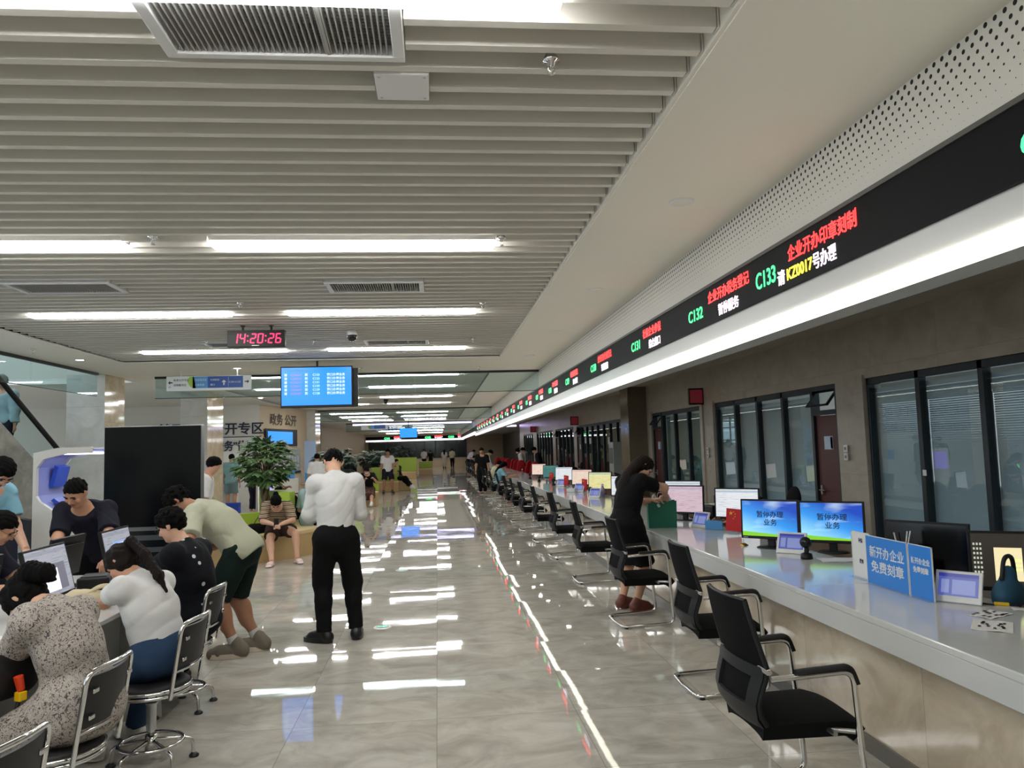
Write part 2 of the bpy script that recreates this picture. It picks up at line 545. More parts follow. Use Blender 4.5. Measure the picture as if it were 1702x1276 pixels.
def window(n, y0, y1, panes, gl, door=None):
    """Full-height dark framed office glazing set in the right wall."""
    w = struct(thing('window_%d' % n, None, None, (WX + .06, y0, 0)))
    gy1 = (door[0] - y0) if door and door[0] > y0 + .5 else (y1 - y0)
    gy0 = (door[1] - y0) if door and door[0] <= y0 + .5 else 0.0
    f = MB()
    step = (gy1 - gy0) / panes
    for k in range(panes + 1):
        c = gy0 + k * step
        f.box(-.04, .05, max(gy0, c - .035), min(gy1, c + .035), 0, 2.38)
    f.box(-.04, .05, gy0, gy1, 2.30, 2.38); f.box(-.04, .05, gy0, gy1, 0, 0.08)
    f.build('window_frame', FRAME, w, bevel=.004, seg=1)
    for k in range(panes):
        c = gy0 + k * step
        MB().box(.0, .008, c + .035, c + step - .035, .08, 2.30).build('pane', gl, w)
    if door:
        d0, d1 = door
        d = struct(thing('door_%d' % n, None, None, (WX + .06, d0, 0)))
        wd = d1 - d0
        MB().box(-.05, .05, 0, .05, 0, 2.38).box(-.05, .05, wd - .05, wd, 0, 2.38).box(-.05, .05, .05, wd - .05, 2.0, 2.06).box(-.05, .05, .05, wd - .05, 2.32, 2.38).build('door_frame', FRAME, d)
        lf = MB().box(-.02, .03, .06, wd - .06, 0.01, 1.99).build('door_leaf', WOODD, d, bevel=.004)
        MB().box(-.045, -.02, wd - .17, wd - .13, .96, 1.08).tube([(-.05, wd - .15, 1.02), (-.075, wd - .15, 1.02), (-.075, wd - .29, 1.02)], .009).build('handle', STEEL, lf)
        MB().box(-.026, -.0205, .20, .42, 1.55, 1.72).build('door_plate', mat('door_plate', '#b8cbe0', 0.4), lf)
        MB().box(-.026, -.0205, .205, .26, 1.56, 1.71).build('plate_stripe', mat('plate_blue', '#2a66b8', 0.4), lf)
        # tilted-out vent over the door
        v = MB()
        h, t = .27, R(38)
        for (ya, yb, za, zb) in ((.06, wd - .06, 0, .035), (.06, wd - .06, h - .035, h), (.06, .10, 0, h), (wd - .10, wd - .06, 0, h)):
            pts = []
            for xo in (0, .03):
                for z in (za, zb):
                    for yv in (ya, yb):
                        dz = h - z
                        pts.append((-math.sin(t) * dz + xo, yv, 2.32 - math.cos(t) * dz))
            v.add(pts, [(0, 1, 3, 2), (4, 6, 7, 5), (0, 4, 5, 1), (2, 3, 7, 6), (0, 2, 6, 4), (1, 5, 7, 3)])
        vv = v.build('vent_sash', FRAME, d)
        MB().quad((-math.sin(t) * .24 + .015, .09, 2.32 - math.cos(t) * .24), (-math.sin(t) * .24 + .015, wd - .09, 2.32 - math.cos(t) * .24), (.0, wd - .09, 2.30), (.0, .09, 2.30)).build('pane', gl, vv)
    return w, gy0 + y0, step

BLIND = mat('blind_slat', '#b4bcbf', 0.5)
def blinds(y0, step, n, words, tilt=62):
    for k in range(n):
        a, c = y0 + k * step + .002, y0 + (k + 1) * step - .002
        t = thing('venetian_blind', words[k] if isinstance(words, list) else words, 'blind', (WX + .14, (a + c) / 2, 0), 0, 'blinds behind the office glass')
        hw = (c - a) / 2
        s = MB()
        z = .12
        ct, st = math.cos(R(tilt)) * .0125, math.sin(R(tilt)) * .0125
        while z < 2.20:
            s.quad((-ct, -hw, z - st), (-ct, hw, z - st), (ct, hw, z + st), (ct, -hw, z + st))
            z += .0225
        s.build('slat', BLIND, t)
        MB().box(-.018, .018, -hw, hw, 2.21, 2.26).build('head_rail', WHITEP, t)
        MB().box(-.014, .014, -hw, hw, .09, .105).build('bottom_rail', WHITEP, t)

w, g0, st = window(1, 3.8, 8.55, 5, GLW)
pos = ['nearest', 'second', 'third', 'fourth', 'last']
blinds(g0, st, 5, ['grey venetian blind in the %s pane from the camera of the closest office window' % p for p in pos])
w, g0, st = window(2, 9.22, 13.50, 4, GLW, (9.22, 9.90))
blinds(g0, st, 4, ['grey venetian blind in the pane beside the red door under the open vent', 'grey venetian blind in the second pane from the red door', 'grey venetian blind in the third pane from the red door', 'grey venetian blind in the fourth pane from the red door'], 75)
w, g0, st = window(3, 14.20, 17.55, 3, GLD, (16.85, 17.55))
blinds(g0, st, 3, ['grey venetian blind behind the third office window, nearest pane', 'grey venetian blind behind the third office window, middle pane', 'grey venetian blind behind the third office window, far pane'], 70)  # added blinds, put here to cut the bright daylight behind the panes
window(4, 20.4, 27.4, 7, GLD, (26.6, 27.4))
window(5, 28.0, 32.4, 4, GLD, (31.6, 32.4))
window(6, 33.2, 38.6, 6, GLD)
window(7, 40.0, 44.5, 5, GLD)

# ---- draught curtains of hanging glass
def curtain(n, p, q, z0, z1):
    d = (Vector(q) - Vector(p)); L_ = d.length
    t = thing('window_%d' % n, None, None, (p[0], p[1], 0), math.atan2(d.y, d.x)); struct(t)
    k = max(1, round(L_ / 2.4)); s = L_ / k
    MB().box(0, L_, -.03, .03, z1 - .045, z1 + .0).build('top_rail', DARKGREY, t)
    MB().box(0, L_, -.006, .006, z0 - .012, z0).build('edge_strip', DARKGREY, t)
    for i in range(k):
        MB().box(i * s + .004, (i + 1) * s - .004, -.005, .005, z0, z1 - .045).build('pane', GL, t)
curtain(8, (-6.43, -4.0), (-6.43, 15.3), 2.89, 3.33)
curtain(9, (-5.7, 16.25), (2.19, 16.25), 2.89, 3.33)
curtain(10, (-5.3, 30.6), (2.19, 30.6), 2.89, 3.33)
curtain(11, (-5.3, 45.8), (2.19, 45.8), 2.85, 3.33)

# ---- left side: pillars, back room, atrium
def pillar(n, x0, x1, y0, y1, h=3.33):
    b = MB()
    b.box(x0, x1, y0, y1, 0, h)
    return struct(b.build('pillar', [PILLARG, PILLAR]))
def two_tone(o):
    for p in o.data.polygons:
        p.material_index = 1 if abs(p.normal.x) > .5 else 0
two_tone(pillar(1, -7.10, -6.39, 15.56, 16.5))
two_tone(pillar(2, -6.46, -5.80, 20.2, 21.65))
two_tone(pillar(3, -5.15, -4.62, 30.0, 31.2))
struct(MB().box(-16, -5.8, 26, 26.2, 0, 3.33).build('wall_sign', WHITEW))
struct(MB().add([(-5.8, 26, 0), (-4.95, 30, 0), (-4.95, 30, 3.33), (-5.8, 26, 3.33)], [(0, 1, 2, 3)]).add([(-5.95, 26.1, 0), (-5.1, 30.1, 0), (-5.1, 30.1, 3.33), (-5.95, 26.1, 3.33)], [(3, 2, 1, 0)]).build('wall_notice', BEIGEW))
struct(MB().box(-7.4, -7.2, 31, 43, 0, 3.33).box(-7.4, -7.2, 43, 49, 0, 1.0).box(-7.4, -7.2, 43, 49, 3.2, 3.33).box(-7.4, -7.2, 49, 80, 0, 3.33).build('wall_left', BEIGEW))
w = struct(thing('window_12', None, None, (-7.3, 43, 0)))
f = MB()
for k in range(5): f.box(-.04, .04, k * 1.5 - .04, k * 1.5 + .04, 1.0, 3.2)
for z in (1.0, 1.7, 2.45, 3.14): f.box(-.04, .04, 0, 6, z, z + .06)
f.build('window_frame', FRAME, w)
for k in range(4): MB().box(-.005, .005, k * 1.5 + .04, k * 1.5 + 1.46, 1.0, 3.2).build('pane', GL, w)
struct(MB().box(-7.4, 8, 80, 80.3, 0, 3.33).build('wall_far', BEIGEW))
struct(MB().box(5.0, 8.0, 46.5, 46.7, 0, 3.1).box(6.8, 7, 46.7, 80, 0, 3.04).build('wall_recess', mat('dark_panelling', '#2c2724', 0.4)))
struct(MB().box(5.0, 7.0, 46.7, 80, 3.05, 3.15).build('ceiling_recess', mat('office_ceiling')))
# atrium: far upper floor edge and its wall
struct(MB().box(-16.2, -16, -8, 26, 0, 0.8).box(-16.2, -16, -8, 26, 5.6, 7.2).build('wall_atrium', WHITEW))
struct(MB().box(-6.6, -6.45, -8, 17.4, 3.35, 7.2).box(-16, -6.6, 17.4, 17.55, 3.45, 7.2).build('wall_upper', WHITEW))
# ================================================================ soft shapes: blended distance fields turned into one continuous surface
V = lambda *a: np.array(a, float)
def unit(v):
    n = np.linalg.norm(v)
    return v / n if n > 1e-9 else v
def rot(axis, a):
    axis = unit(np.array(axis, float)); x, y, z = axis; c, s = math.cos(a), math.sin(a); C = 1 - c
    return np.array([[c + x * x * C, x * y * C - z * s, x * z * C + y * s], [y * x * C + z * s, c + y * y * C, y * z * C - x * s], [z * x * C - y * s, z * y * C + x * s, c + z * z * C]])

class Field:
    def __init__(s): s.p = []
    def cone(s, a, b, ra, rb, k=.02, flat=None, op='u', cut=None):
        s.p.append(('c', V(*a), V(*b), ra, rb, k, flat, op, cut)); return s
    def ell(s, c, axes, r, k=.02, op='u'):
        s.p.append(('e', V(*c), np.array(axes, float), V(*r), k, op)); return s
    def chain(s, pts, rs, k=.01, flat=None):
        for i in range(len(pts) - 1): s.cone(pts[i], pts[i + 1], rs[i], rs[i + 1], k, flat)
        return s
    def plane(s, p, n, k=.004):
        """keep the side n points away from"""
        s.p.append(('h', V(*p), unit(V(*n)), k)); return s
    def bounds(s):
        lo, hi = V(9, 9, 9), V(-9, -9, -9)
        for q in s.p:
            if q[0] == 'c' and q[7] == 'u':
                m = max(q[3], q[4])
                lo = np.minimum(lo, np.minimum(q[1], q[2]) - m); hi = np.maximum(hi, np.maximum(q[1], q[2]) + m)
            elif q[0] == 'e' and q[5] == 'u':
                e = np.abs(q[2].T) @ q[3]
                lo = np.minimum(lo, q[1] - e); hi = np.maximum(hi, q[1] + e)
        return lo, hi
    def mesh(s, name, res, fold=None):
        lo, hi = s.bounds(); lo = lo - 3 * res - .012; hi = hi + 3 * res + .012
        n = np.ceil((hi - lo) / res).astype(int) + 1
        F = np.full(n, .3, np.float32)
        ax = [(lo[i] + res * np.arange(n[i])).astype(np.float32) for i in range(3)]
        for q in s.p:
            if q[0] == 'h':
                d = (ax[0][:, None, None] - q[1][0]) * q[2][0] + (ax[1][None, :, None] - q[1][1]) * q[2][1] + (ax[2][None, None, :] - q[1][2]) * q[2][2]
                F = np.maximum(F, d)
                continue
            if q[0] == 'c':
                a, b, ra, rb, k, flat, op, cut = q[1:]
                m = max(ra, rb); l_, h_ = np.minimum(a, b) - m, np.maximum(a, b) + m
            else:
                c, A, r, k, op = q[1:]
                e = np.abs(A.T) @ r; l_, h_ = c - e, c + e
            pad = k + 2 * res + .01
            i0 = np.maximum(np.floor((l_ - pad - lo) / res).astype(int), 0); i1 = np.minimum(np.ceil((h_ + pad - lo) / res).astype(int) + 1, n)
            if (i1 <= i0).any(): continue
            X = ax[0][i0[0]:i1[0], None, None]; Y = ax[1][None, i0[1]:i1[1], None]; Z = ax[2][None, None, i0[2]:i1[2]]
            if q[0] == 'c':
                px, py, pz = X - a[0], Y - a[1], Z - a[2]
                d = b - a
                if flat is not None:
                    fn, fs = unit(V(*flat[0])), 1 / flat[1] - 1
                    g = (px * fn[0] + py * fn[1] + pz * fn[2]) * fs
                    px, py, pz = px + g * fn[0], py + g * fn[1], pz + g * fn[2]
                    d = d + fs * (d @ fn) * fn
                L2 = max(d @ d, 1e-9)
                t = np.clip((px * d[0] + py * d[1] + pz * d[2]) / L2, 0, 1)
                D = np.sqrt((px - t * d[0]) ** 2 + (py - t * d[1]) ** 2 + (pz - t * d[2]) ** 2) - (ra + t * (rb - ra))
                if cut is not None:      # flat end at b
                    cn = unit(b - a); cc = a + (b - a) * cut
                    D = np.maximum(D, (X - cc[0]) * cn[0] + (Y - cc[1]) * cn[1] + (Z - cc[2]) * cn[2])
            else:
                px, py, pz = X - c[0], Y - c[1], Z - c[2]
                u = [(px * A[i][0] + py * A[i][1] + pz * A[i][2]) / r[i] for i in range(3)]
                k0 = np.sqrt(u[0] ** 2 + u[1] ** 2 + u[2] ** 2)
                k1 = np.sqrt((u[0] / r[0]) ** 2 + (u[1] / r[1]) ** 2 + (u[2] / r[2]) ** 2)
                D = k0 * (k0 - 1) / np.maximum(k1, 1e-6)
            S = F[i0[0]:i1[0], i0[1]:i1[1], i0[2]:i1[2]]
            if op == 'u':
                h = np.maximum(k - np.abs(S - D), 0) / max(k, 1e-6)
                S[...] = np.minimum(S, D) - h * h * k * .25
            else:
                h = np.maximum(k - np.abs(S + D), 0) / max(k, 1e-6)
                S[...] = np.maximum(S, -D) + h * h * k * .25
        if fold is not None:
            F = F + fold(ax[0][:, None, None], ax[1][None, :, None], ax[2][None, None, :]).astype(np.float32)
        for i in range(3):
            sl = [slice(None)] * 3
            for e in (0, -1):
                sl[i] = e; F[tuple(sl)] = np.maximum(F[tuple(sl)], res * .5)
        return nets(name, F, lo, res)

CORN = [(0, 0, 0), (1, 0, 0), (0, 1, 0), (1, 1, 0), (0, 0, 1), (1, 0, 1), (0, 1, 1), (1, 1, 1)]
EDG = [(0, 1), (2, 3), (4, 5), (6, 7), (0, 2), (1, 3), (4, 6), (5, 7), (0, 4), (1, 5), (2, 6), (3, 7)]
def nets(name, F, lo, res):
    I = F < 0
    nx, ny, nz = F.shape
    c = np.zeros((nx - 1, ny - 1, nz - 1), np.int8)
    for a in CORN: c += I[a[0]:nx - 1 + a[0], a[1]:ny - 1 + a[1], a[2]:nz - 1 + a[2]]
    ii, jj, kk = np.nonzero((c > 0) & (c < 8))
    N = len(ii)
    vals = np.stack([F[ii + a[0], jj + a[1], kk + a[2]] for a in CORN], 1)
    acc = np.zeros((N, 3)); cnt = np.zeros(N)
    for e0, e1 in EDG:
        v0, v1 = vals[:, e0], vals[:, e1]
        m = (v0 < 0) != (v1 < 0)
        t = np.where(m, v0 / np.where(m, v0 - v1, 1), 0)
        p0, p1 = np.array(CORN[e0], float), np.array(CORN[e1], float)
        acc += m[:, None] * (p0 + t[:, None] * (p1 - p0)); cnt += m
    P = (np.stack([ii, jj, kk], 1) + acc / cnt[:, None]) * res + lo
    idx = np.full(c.shape, -1, np.int64); idx[ii, jj, kk] = np.arange(N)
    quads = []
    for axn in range(3):
        o1, o2 = [(1, 2), (2, 0), (0, 1)][axn]
        sl0 = [slice(None)] * 3; sl1 = [slice(None)] * 3
        sl0[axn] = slice(0, -1); sl1[axn] = slice(1, None)
        a, b = I[tuple(sl0)], I[tuple(sl1)]
        for flip in (False, True):
            m = (a & ~b) if not flip else (~a & b)
            q = np.stack(np.nonzero(m), 1)
            ok = (q[:, o1] > 0) & (q[:, o2] > 0) & (q[:, o1] < F.shape[o1] - 1) & (q[:, o2] < F.shape[o2] - 1)
            q = q[ok]
            if not len(q): continue
            def at(d1, d2):
                w = q.copy(); w[:, o1] -= d1; w[:, o2] -= d2
                return idx[w[:, 0], w[:, 1], w[:, 2]]
            f = np.stack([at(1, 1), at(0, 1), at(0, 0), at(1, 0)], 1)
            quads.append(f[:, ::-1] if flip else f)
    Q = np.concatenate(quads) if quads else np.zeros((0, 4), np.int64)
    Q = Q[(Q >= 0).all(1)]
    me = bpy.data.meshes.new(name)
    me.vertices.add(N); me.vertices.foreach_set('co', P.astype(np.float32).ravel())
    me.loops.add(len(Q) * 4); me.loops.foreach_set('vertex_index', Q.astype(np.int32).ravel())
    me.polygons.add(len(Q)); me.polygons.foreach_set('loop_start', np.arange(0, len(Q) * 4, 4, dtype=np.int32))
    try: me.polygons.foreach_set('loop_total', np.full(len(Q), 4, np.int32))
    except Exception: pass
    me.polygons.foreach_set('use_smooth', np.ones(len(Q), bool))
    me.update(calc_edges=True); me.validate()
    return me

def put(me, name, m, parent=None, label=None):
    me.name = name
    for q in (m if isinstance(m, (list, tuple)) else [m]): me.materials.append(q)
    o = bpy.data.objects.new(name, me); link(o, parent)
    if label: o['label'] = label
    return o

def folds(amp, sx=9, sy=9, sz=22, ph=0.0):
    def f(X, Y, Z):
        a = np.sin(sx * X * 2.6 + sz * Z * 1.1 + 2.0 * np.sin(sy * Y * 1.8 + 6 * Z + ph) + ph)
        b = np.sin(-sx * 2.3 * X + sz * 1.5 * Z + 1.9 * np.sin(11 * Y + 4 * X + ph) + 1.3)
        c = np.sin(sx * .9 * X + sy * 2.1 * Y - sz * .8 * Z + 1.2 * np.sin(5 * Z))
        q = np.abs(a) ** 1.5 * np.sign(a) * .5 + (1 - np.abs(b)) ** 2 * .6 - .3 + c * .35
        return amp * q
    return f

def ik(a, c, l1, l2, pole):
    a, c, pole = V(*a), V(*c), V(*pole)
    d = c - a; L_ = np.linalg.norm(d)
    if L_ > (l1 + l2) * .999: c = a + d / L_ * (l1 + l2) * .999; d = c - a; L_ = np.linalg.norm(d)
    x = (l1 * l1 - l2 * l2 + L_ * L_) / (2 * L_)
    h = math.sqrt(max(l1 * l1 - x * x, 1e-8))
    u = d / L_; w = unit(pole - u * (pole @ u))
    return a + u * x + w * h, c

SKIN = mat('skin', '#b98a6e', 0.55, vary=0.06, scale=25)
SKIN2 = mat('skin_fair', '#cda187', 0.55, vary=0.06, scale=25)
SKIN3 = mat('skin_tan', '#9c6f55', 0.55, vary=0.06, scale=25)
LIP = mat('lips', '#8f5348', 0.5)
HAIR = mat('black_hair', '#060505', 0.8, spec=0.12, bump=0.5, scale=120)
HAIRB = mat('brown_hair', '#150d0a', 0.7, spec=0.18, bump=0.5, scale=120)
EYE = mat('eye_dark', '#15100d', 0.2)

def figure(label, H, loc, yaw, pel=None, lean=(4, 2, 8), side=0.0, twist=0.0, head=(0, 0, 0), hands=None, feet=None, epole=((-.6, -.6, -.5), (.6, -.6, -.5)),
           kpole=((-.15, 1, .2), (.15, 1, .2)), fat=1.0, skin=SKIN, top=None, bottom=None, shoes=None, socks=None, hair='short', hairm=HAIR, res=.008,
           group=None, detail=True, toe=(8, -8), palm=None, glasses=False, mask=False, collar=None, curl=.6, breast=0.0, tuft=0.004):
    h = H
    pel = .535 * h if pel is None else pel
    P = V(0, 0, pel)
    def dirv(a, ph=0.0):
        return V(math.sin(R(side)), math.cos(R(side)) * math.sin(R(a)), math.cos(R(side)) * math.cos(R(a)))
    u1, u2 = dirv(lean[0]), dirv(lean[1] + lean[0]); un = dirv(lean[0] + lean[1] + lean[2])
    x0 = V(1, 0, 0)
    x2 = rot(u2, R(twist)) @ unit(x0 - u2 * (x0 @ u2)); x1 = unit(x0 - u1 * (x0 @ u1))
    f2 = np.cross(u2, x2); f1 = np.cross(u1, x1)
    wa = P + u1 * .12 * h
    ch = wa + u1 * .03 * h + u2 * .05 * h
    nb = wa + u1 * .03 * h + u2 * .15 * h
    S = [nb - u2 * .026 * h + x2 * sg * .100 * h * (1 + (fat - 1) * .25) for sg in (-1, 1)]
    hx = rot(u2, R(head[1])) @ x2
    hu0 = rot(hx, -R(head[0])) @ un
    hu = rot(np.cross(hu0, hx), R(head[2])) @ hu0; hx = unit(hx - hu * (hx @ hu)); hf = np.cross(hu, hx)
    hc = nb + un * .052 * h + hu * .058 * h + hf * .012 * h
    HA = [hx, hf, hu]
    hip = [P + V(sg * .055 * h * (1 + (fat - 1) * .4), 0, -.012 * h) for sg in (-1, 1)]
    la, lf, lt, ls = .172 * h, .150 * h, .245 * h, .245 * h
    if feet is None: feet = ((-.085, .0, .045 * h), (.085, .0, .045 * h))
    if hands is None: hands = ((-.25, .06, .47 * h), (.25, .06, .47 * h))
    E, Wr, K, An = [], [], [], []
    for i in (0, 1):
        e, w = ik(S[i], hands[i], la, lf, epole[i]); E.append(e); Wr.append(w)
        k, a = ik(hip[i], feet[i], lt, ls, kpole[i]); K.append(k); An.append(a)
    def torso(F, e, hem=-.06, k=.05, low=True):
        if low: F.ell(P - u1 * .005 * h, [x1, f1, u1], (.094 * h * fat + e, .068 * h * fat + e, .080 * h + e), k)
        F.cone(P + u1 * .05 * h, wa + u1 * .02 * h, .078 * h * fat + e, .078 * h * fat + e, k, (f1, .80))
        F.ell(ch, [x2, f2, u2], (.092 * h * (1 + (fat - 1) * .6) + e, .064 * h * fat + e, .110 * h + e), k)
        F.cone(S[0] * .96 + S[1] * .04, S[1] * .96 + S[0] * .04, .034 * h + e, .034 * h + e, k)
        F.cone(nb - u2 * .03 * h, nb + un * .01 * h, .055 * h + e * .5, .034 * h + e * .5, .04)
        if breast:
            for sg in (-1, 1): F.ell(ch + x2 * sg * .045 * h + f2 * .055 * h * fat + u2 * .005 * h, [x2, f2, u2], (.04 * h + e, .03 * h * breast + e, .042 * h + e), .04)
    def arm(F, i, e, t0=1.0, t1=1.0, k=.03, loose=0.0):
        F.ell(S[i] - u2 * .006 * h, [x2, f2, u2], (.030 * h + e * .8, .033 * h + e * .8, .034 * h + e * .8), .05)
        F.cone(S[i], E[i], .031 * h + e * .9, .0265 * h + e + loose, k, cut=t0 if t1 <= 0 else None)
        if t1 > 0: F.cone(E[i], Wr[i], .0265 * h + e, .0175 * h + e + loose, k, cut=t1)
    def leg(F, i, e, t0=1.0, t1=1.0, loose=0.0, k=.03):
        F.cone(hip[i], K[i], .054 * h * (1 + (fat - 1) * .7) + e, .036 * h + e + loose, k + .01, cut=t0 if t1 <= 0 else None)
        if t1 > 0:
            F.cone(K[i], An[i], .035 * h + e, .0215 * h + e + loose, k, cut=t1)
            if e < .02: F.ell(K[i] * .68 + An[i] * .32 - V(0, .012 * h, 0), np.eye(3), (.031 * h + e, .034 * h + e, .07 * h), .04)
    # ---- body
    B = Field()
    torso(B, 0)
    for i in (0, 1):
        arm(B, i, 0); leg(B, i, 0)
        fd = rot((0, 0, 1), R(toe[i])) @ V(0, 1, 0)
        B.cone(An[i] - V(0, 0, .012 * h) - fd * .02 * h, An[i] - V(0, 0, .030 * h) + fd * .095 * h, .022 * h, .014 * h, .02, ((0, 0, 1), .8))
        # hand: palm, four bent fingers, thumb from the side of the palm
        d = unit(Wr[i] - E[i])
        if palm is not None: d = unit(d * .35 + unit(V(*palm[i])) * .65)
        sd = -1 if i == 0 else 1
        n = V(0, 0, -1.0); n = n - d * (n @ d)
        n = unit(n) if np.linalg.norm(n) > .25 else unit(V(-sd, 0, 0) - d * (V(-sd, 0, 0) @ d))
        q = np.cross(d, n) * 1.0
        if q @ x2 * sd > 0: q = -q            # q points to the thumb side
        pk = Wr[i] + d * .052 * h
        B.cone(Wr[i], pk, .017 * h, .021 * h, .012, (n, .52))
        if detail:
            for j, (off, ln) in enumerate(((.0165, .044), (.0055, .049), (-.0055, .046), (-.0155, .037))):
                r0 = .0055 * h
                a0 = pk + q * off * h - d * .006 * h; c1, c2 = curl * .7, curl * 1.7
                a1 = a0 + (d * math.cos(c1) + n * math.sin(c1)) * ln * h * .5
                a2 = a1 + (d * math.cos(c2) + n * math.sin(c2)) * ln * h * .48
                B.chain([a0, a1, a2], [r0, r0 * .95, r0 * .8], .004)
            t0 = Wr[i] + d * .016 * h + q * .014 * h
            t1_ = t0 + (d * .6 + q * .6 + n * .35) * .028 * h; t2 = t1_ + (d * .9 + q * .1 + n * .35) * .024 * h
            B.chain([t0, t1_, t2], [.0075 * h, .0065 * h, .0052 * h], .006)
        else:
            B.cone(pk, pk + (d * .8 + n * .5) * .04 * h, .018 * h, .012 * h, .01, (n, .5))
    B.cone(nb, hc - hu * .02 * h, .034 * h, .031 * h, .03)
    at = lambda x, f, u: hc + hx * x * h + hf * f * h + hu * u * h
    B.ell(at(0, -.006, .014), HA, (.0445 * h, .055 * h, .052 * h), .02)
    B.ell(at(0, .016, -.024), HA, (.036 * h, .036 * h, .042 * h), .03)
    if detail:
        B.cone(at(0, .036, -.052), at(0, .042, -.050), .012 * h, .011 * h, .02)
        B.cone(at(-.020, .046, .013), at(.020, .046, .013), .006 * h, .006 * h, .015)
        for sg in (-1, 1):
            B.ell(at(sg * .019, .056, .002), HA, (.011 * h, .010 * h, .007 * h), .012, 's')
            B.ell(at(sg * .026, .040, -.016), HA, (.012 * h, .010 * h, .012 * h), .015)
            B.ell(at(sg * .045, -.004, -.004), [unit(hx + hf * .35 * sg), hf, hu], (.0055 * h, .012 * h, .019 * h), .006)
        B.cone(at(0, .050, .006), at(0, .060, -.014), .0045 * h, .0085 * h, .010)
        B.cone(at(-.006, .052, -.017), at(.006, .052, -.017), .005 * h, .005 * h, .006)
        B.ell(at(0, .050, -.031), HA, (.013 * h, .006 * h, .0045 * h), .004)
        B.ell(at(0, .049, -.038), HA, (.011 * h, .006 * h, .005 * h), .004)
    body = put(B.mesh('person', res), 'person', [skin, LIP])
    body.location = loc; body.rotation_euler = (0, 0, R(yaw))
    tag(body, label, 'person', group)
    if detail:
        lp = at(0, .056, -.0345)
        for p in body.data.polygons:
            c = np.array(p.center) - lp
            if abs(c @ hx) < .013 * h and abs(c @ hu) < .0075 * h and abs(c @ hf) < .012 * h: p.material_index = 1
        for sg in (-1, 1):
            e = MB()
            cpt = at(sg * .0195, .0475, .003)
            vs = []; nr, nc = 6, 10
            for a in range(nr + 1):
                for b2 in range(nc):
                    th, ph = PI * a / nr, 2 * PI * b2 / nc
                    vs.append(cpt + (hx * math.sin(th) * math.cos(ph) * .0085 + hf * math.cos(th) * .004 + hu * math.sin(th) * math.sin(ph) * .0042) * h)
            e.add(vs, [(a * nc + b2, a * nc + (b2 + 1) % nc, (a + 1) * nc + (b2 + 1) % nc, (a + 1) * nc + b2) for a in range(nr) for b2 in range(nc)], 0, True)
            e.build('eye', EYE, body)
            MB().tube([at(sg * .009, .056, .0155), at(sg * .02, .0555, .0185), at(sg * .031, .048, .0155)], [.0022 * h, .0026 * h, .0012 * h], 6).build('eyebrow', hairm, body)
    if glasses:
        g = MB()
        for sg in (-1, 1):
            g.tube([at(sg * .020 + .0145 * math.cos(a), .064 - .004 * abs(math.cos(a) * .5 + .5 * sg), .002 + .0105 * math.sin(a)) for a in [2 * PI * k / 18 for k in range(18)]], .0011, 6, closed=True)
            g.tube([at(sg * .035, .060, .004), at(sg * .046, .03, .005), at(sg * .048, -.004, .003)], .0012, 6)
        g.tube([at(-.006, .065, .004), at(.006, .065, .004)], .0011, 6)
        g.build('glasses', BLACKP, body)
    if mask:
        M_ = Field().ell(at(0, .022, -.027), HA, (.040 * h, .041 * h, .036 * h), .01).plane(at(0, .024, 0), -hf).plane(at(0, 0, -.004), hu)
        put(M_.mesh('face_mask', max(res * .7, .004)), 'face_mask', WHITEP, body)
    # ---- hair
    if hair:
        G = Field()
        e = (.0045 if hair == 'crew' else .0075) * h
        G.ell(at(0, -.008, .017), HA, (.0445 * h + e, .0545 * h + e, .0515 * h + e), .01)
        if hair == 'short':
            G.ell(at(0, .004, .036), HA, (.042 * h, .048 * h, .034 * h + e), .02)
            G.plane(at(0, .050, .030), hf * .64 - hu * .77)
            G.plane(at(0, -.05, -.035), -hu * .9 - hf * .44)
        elif hair == 'crew':
            G.plane(at(0, .046, .034), hf * .60 - hu * .80); G.plane(at(0, -.05, -.020), -hu * .9 - hf * .44)
        else:
            G.ell(at(0, -.012, -.012), HA, (.046 * h + e * .6, .046 * h + e, .05 * h), .02)
            G.plane(at(0, .036, .012), hf * .86 - hu * .50)
            for sg in (-1, 1): pass
        if hair == 'bun':
            G.ell(at(0, -.072, .030), HA, (.026 * h, .024 * h, .026 * h), .015)
        hm = put(G.mesh('hair', max(res * .8, .005), lambda X, Y, Z: tuft * np.sin(95 * X + 40 * Z) * np.sin(88 * Y + 31 * X) + tuft * .8 * np.sin(170 * X + 60 * Y - 120 * Z)), 'hair', hairm, body)
        if isinstance(hair, (list, tuple)) or hair in ('pony', 'long'):
            T = Field()
            if hair == 'pony':
                pts = [at(0, -.058, .034), at(0, -.086, .026), (at(0, -.086, .0) + nb - f2 * .095 * h + u2 * .02 * h) / 2, nb - f2 * .092 * h - u2 * .03 * h, nb - f2 * .096 * h - u2 * .10 * h]; rs = [.013, .018, .020, .017, .006]
            elif hair == 'long': pts = [at(0, -.02, .02), at(0, -.036, -.03), nb - f2 * .045 * h, nb - f2 * .062 * h - u2 * .06 * h, nb - f2 * .066 * h - u2 * .14 * h]; rs = [.05, .052, .050, .050, .034]
            else: pts = [at(*q) for q in hair[0]]; rs = hair[1]
            T.chain(pts, [r * h for r in rs], .02, (f2, .6) if hair == 'long' else None)
            put(T.mesh('ponytail' if hair != 'long' else 'long_hair', max(res * .8, .006), lambda X, Y, Z: .0022 * np.sin(260 * X + 15 * Z) + .002 * np.sin(240 * Y + 12 * Z)), 'ponytail' if hair != 'long' else 'long_hair', hairm, body)
    cres = max(res, .008)
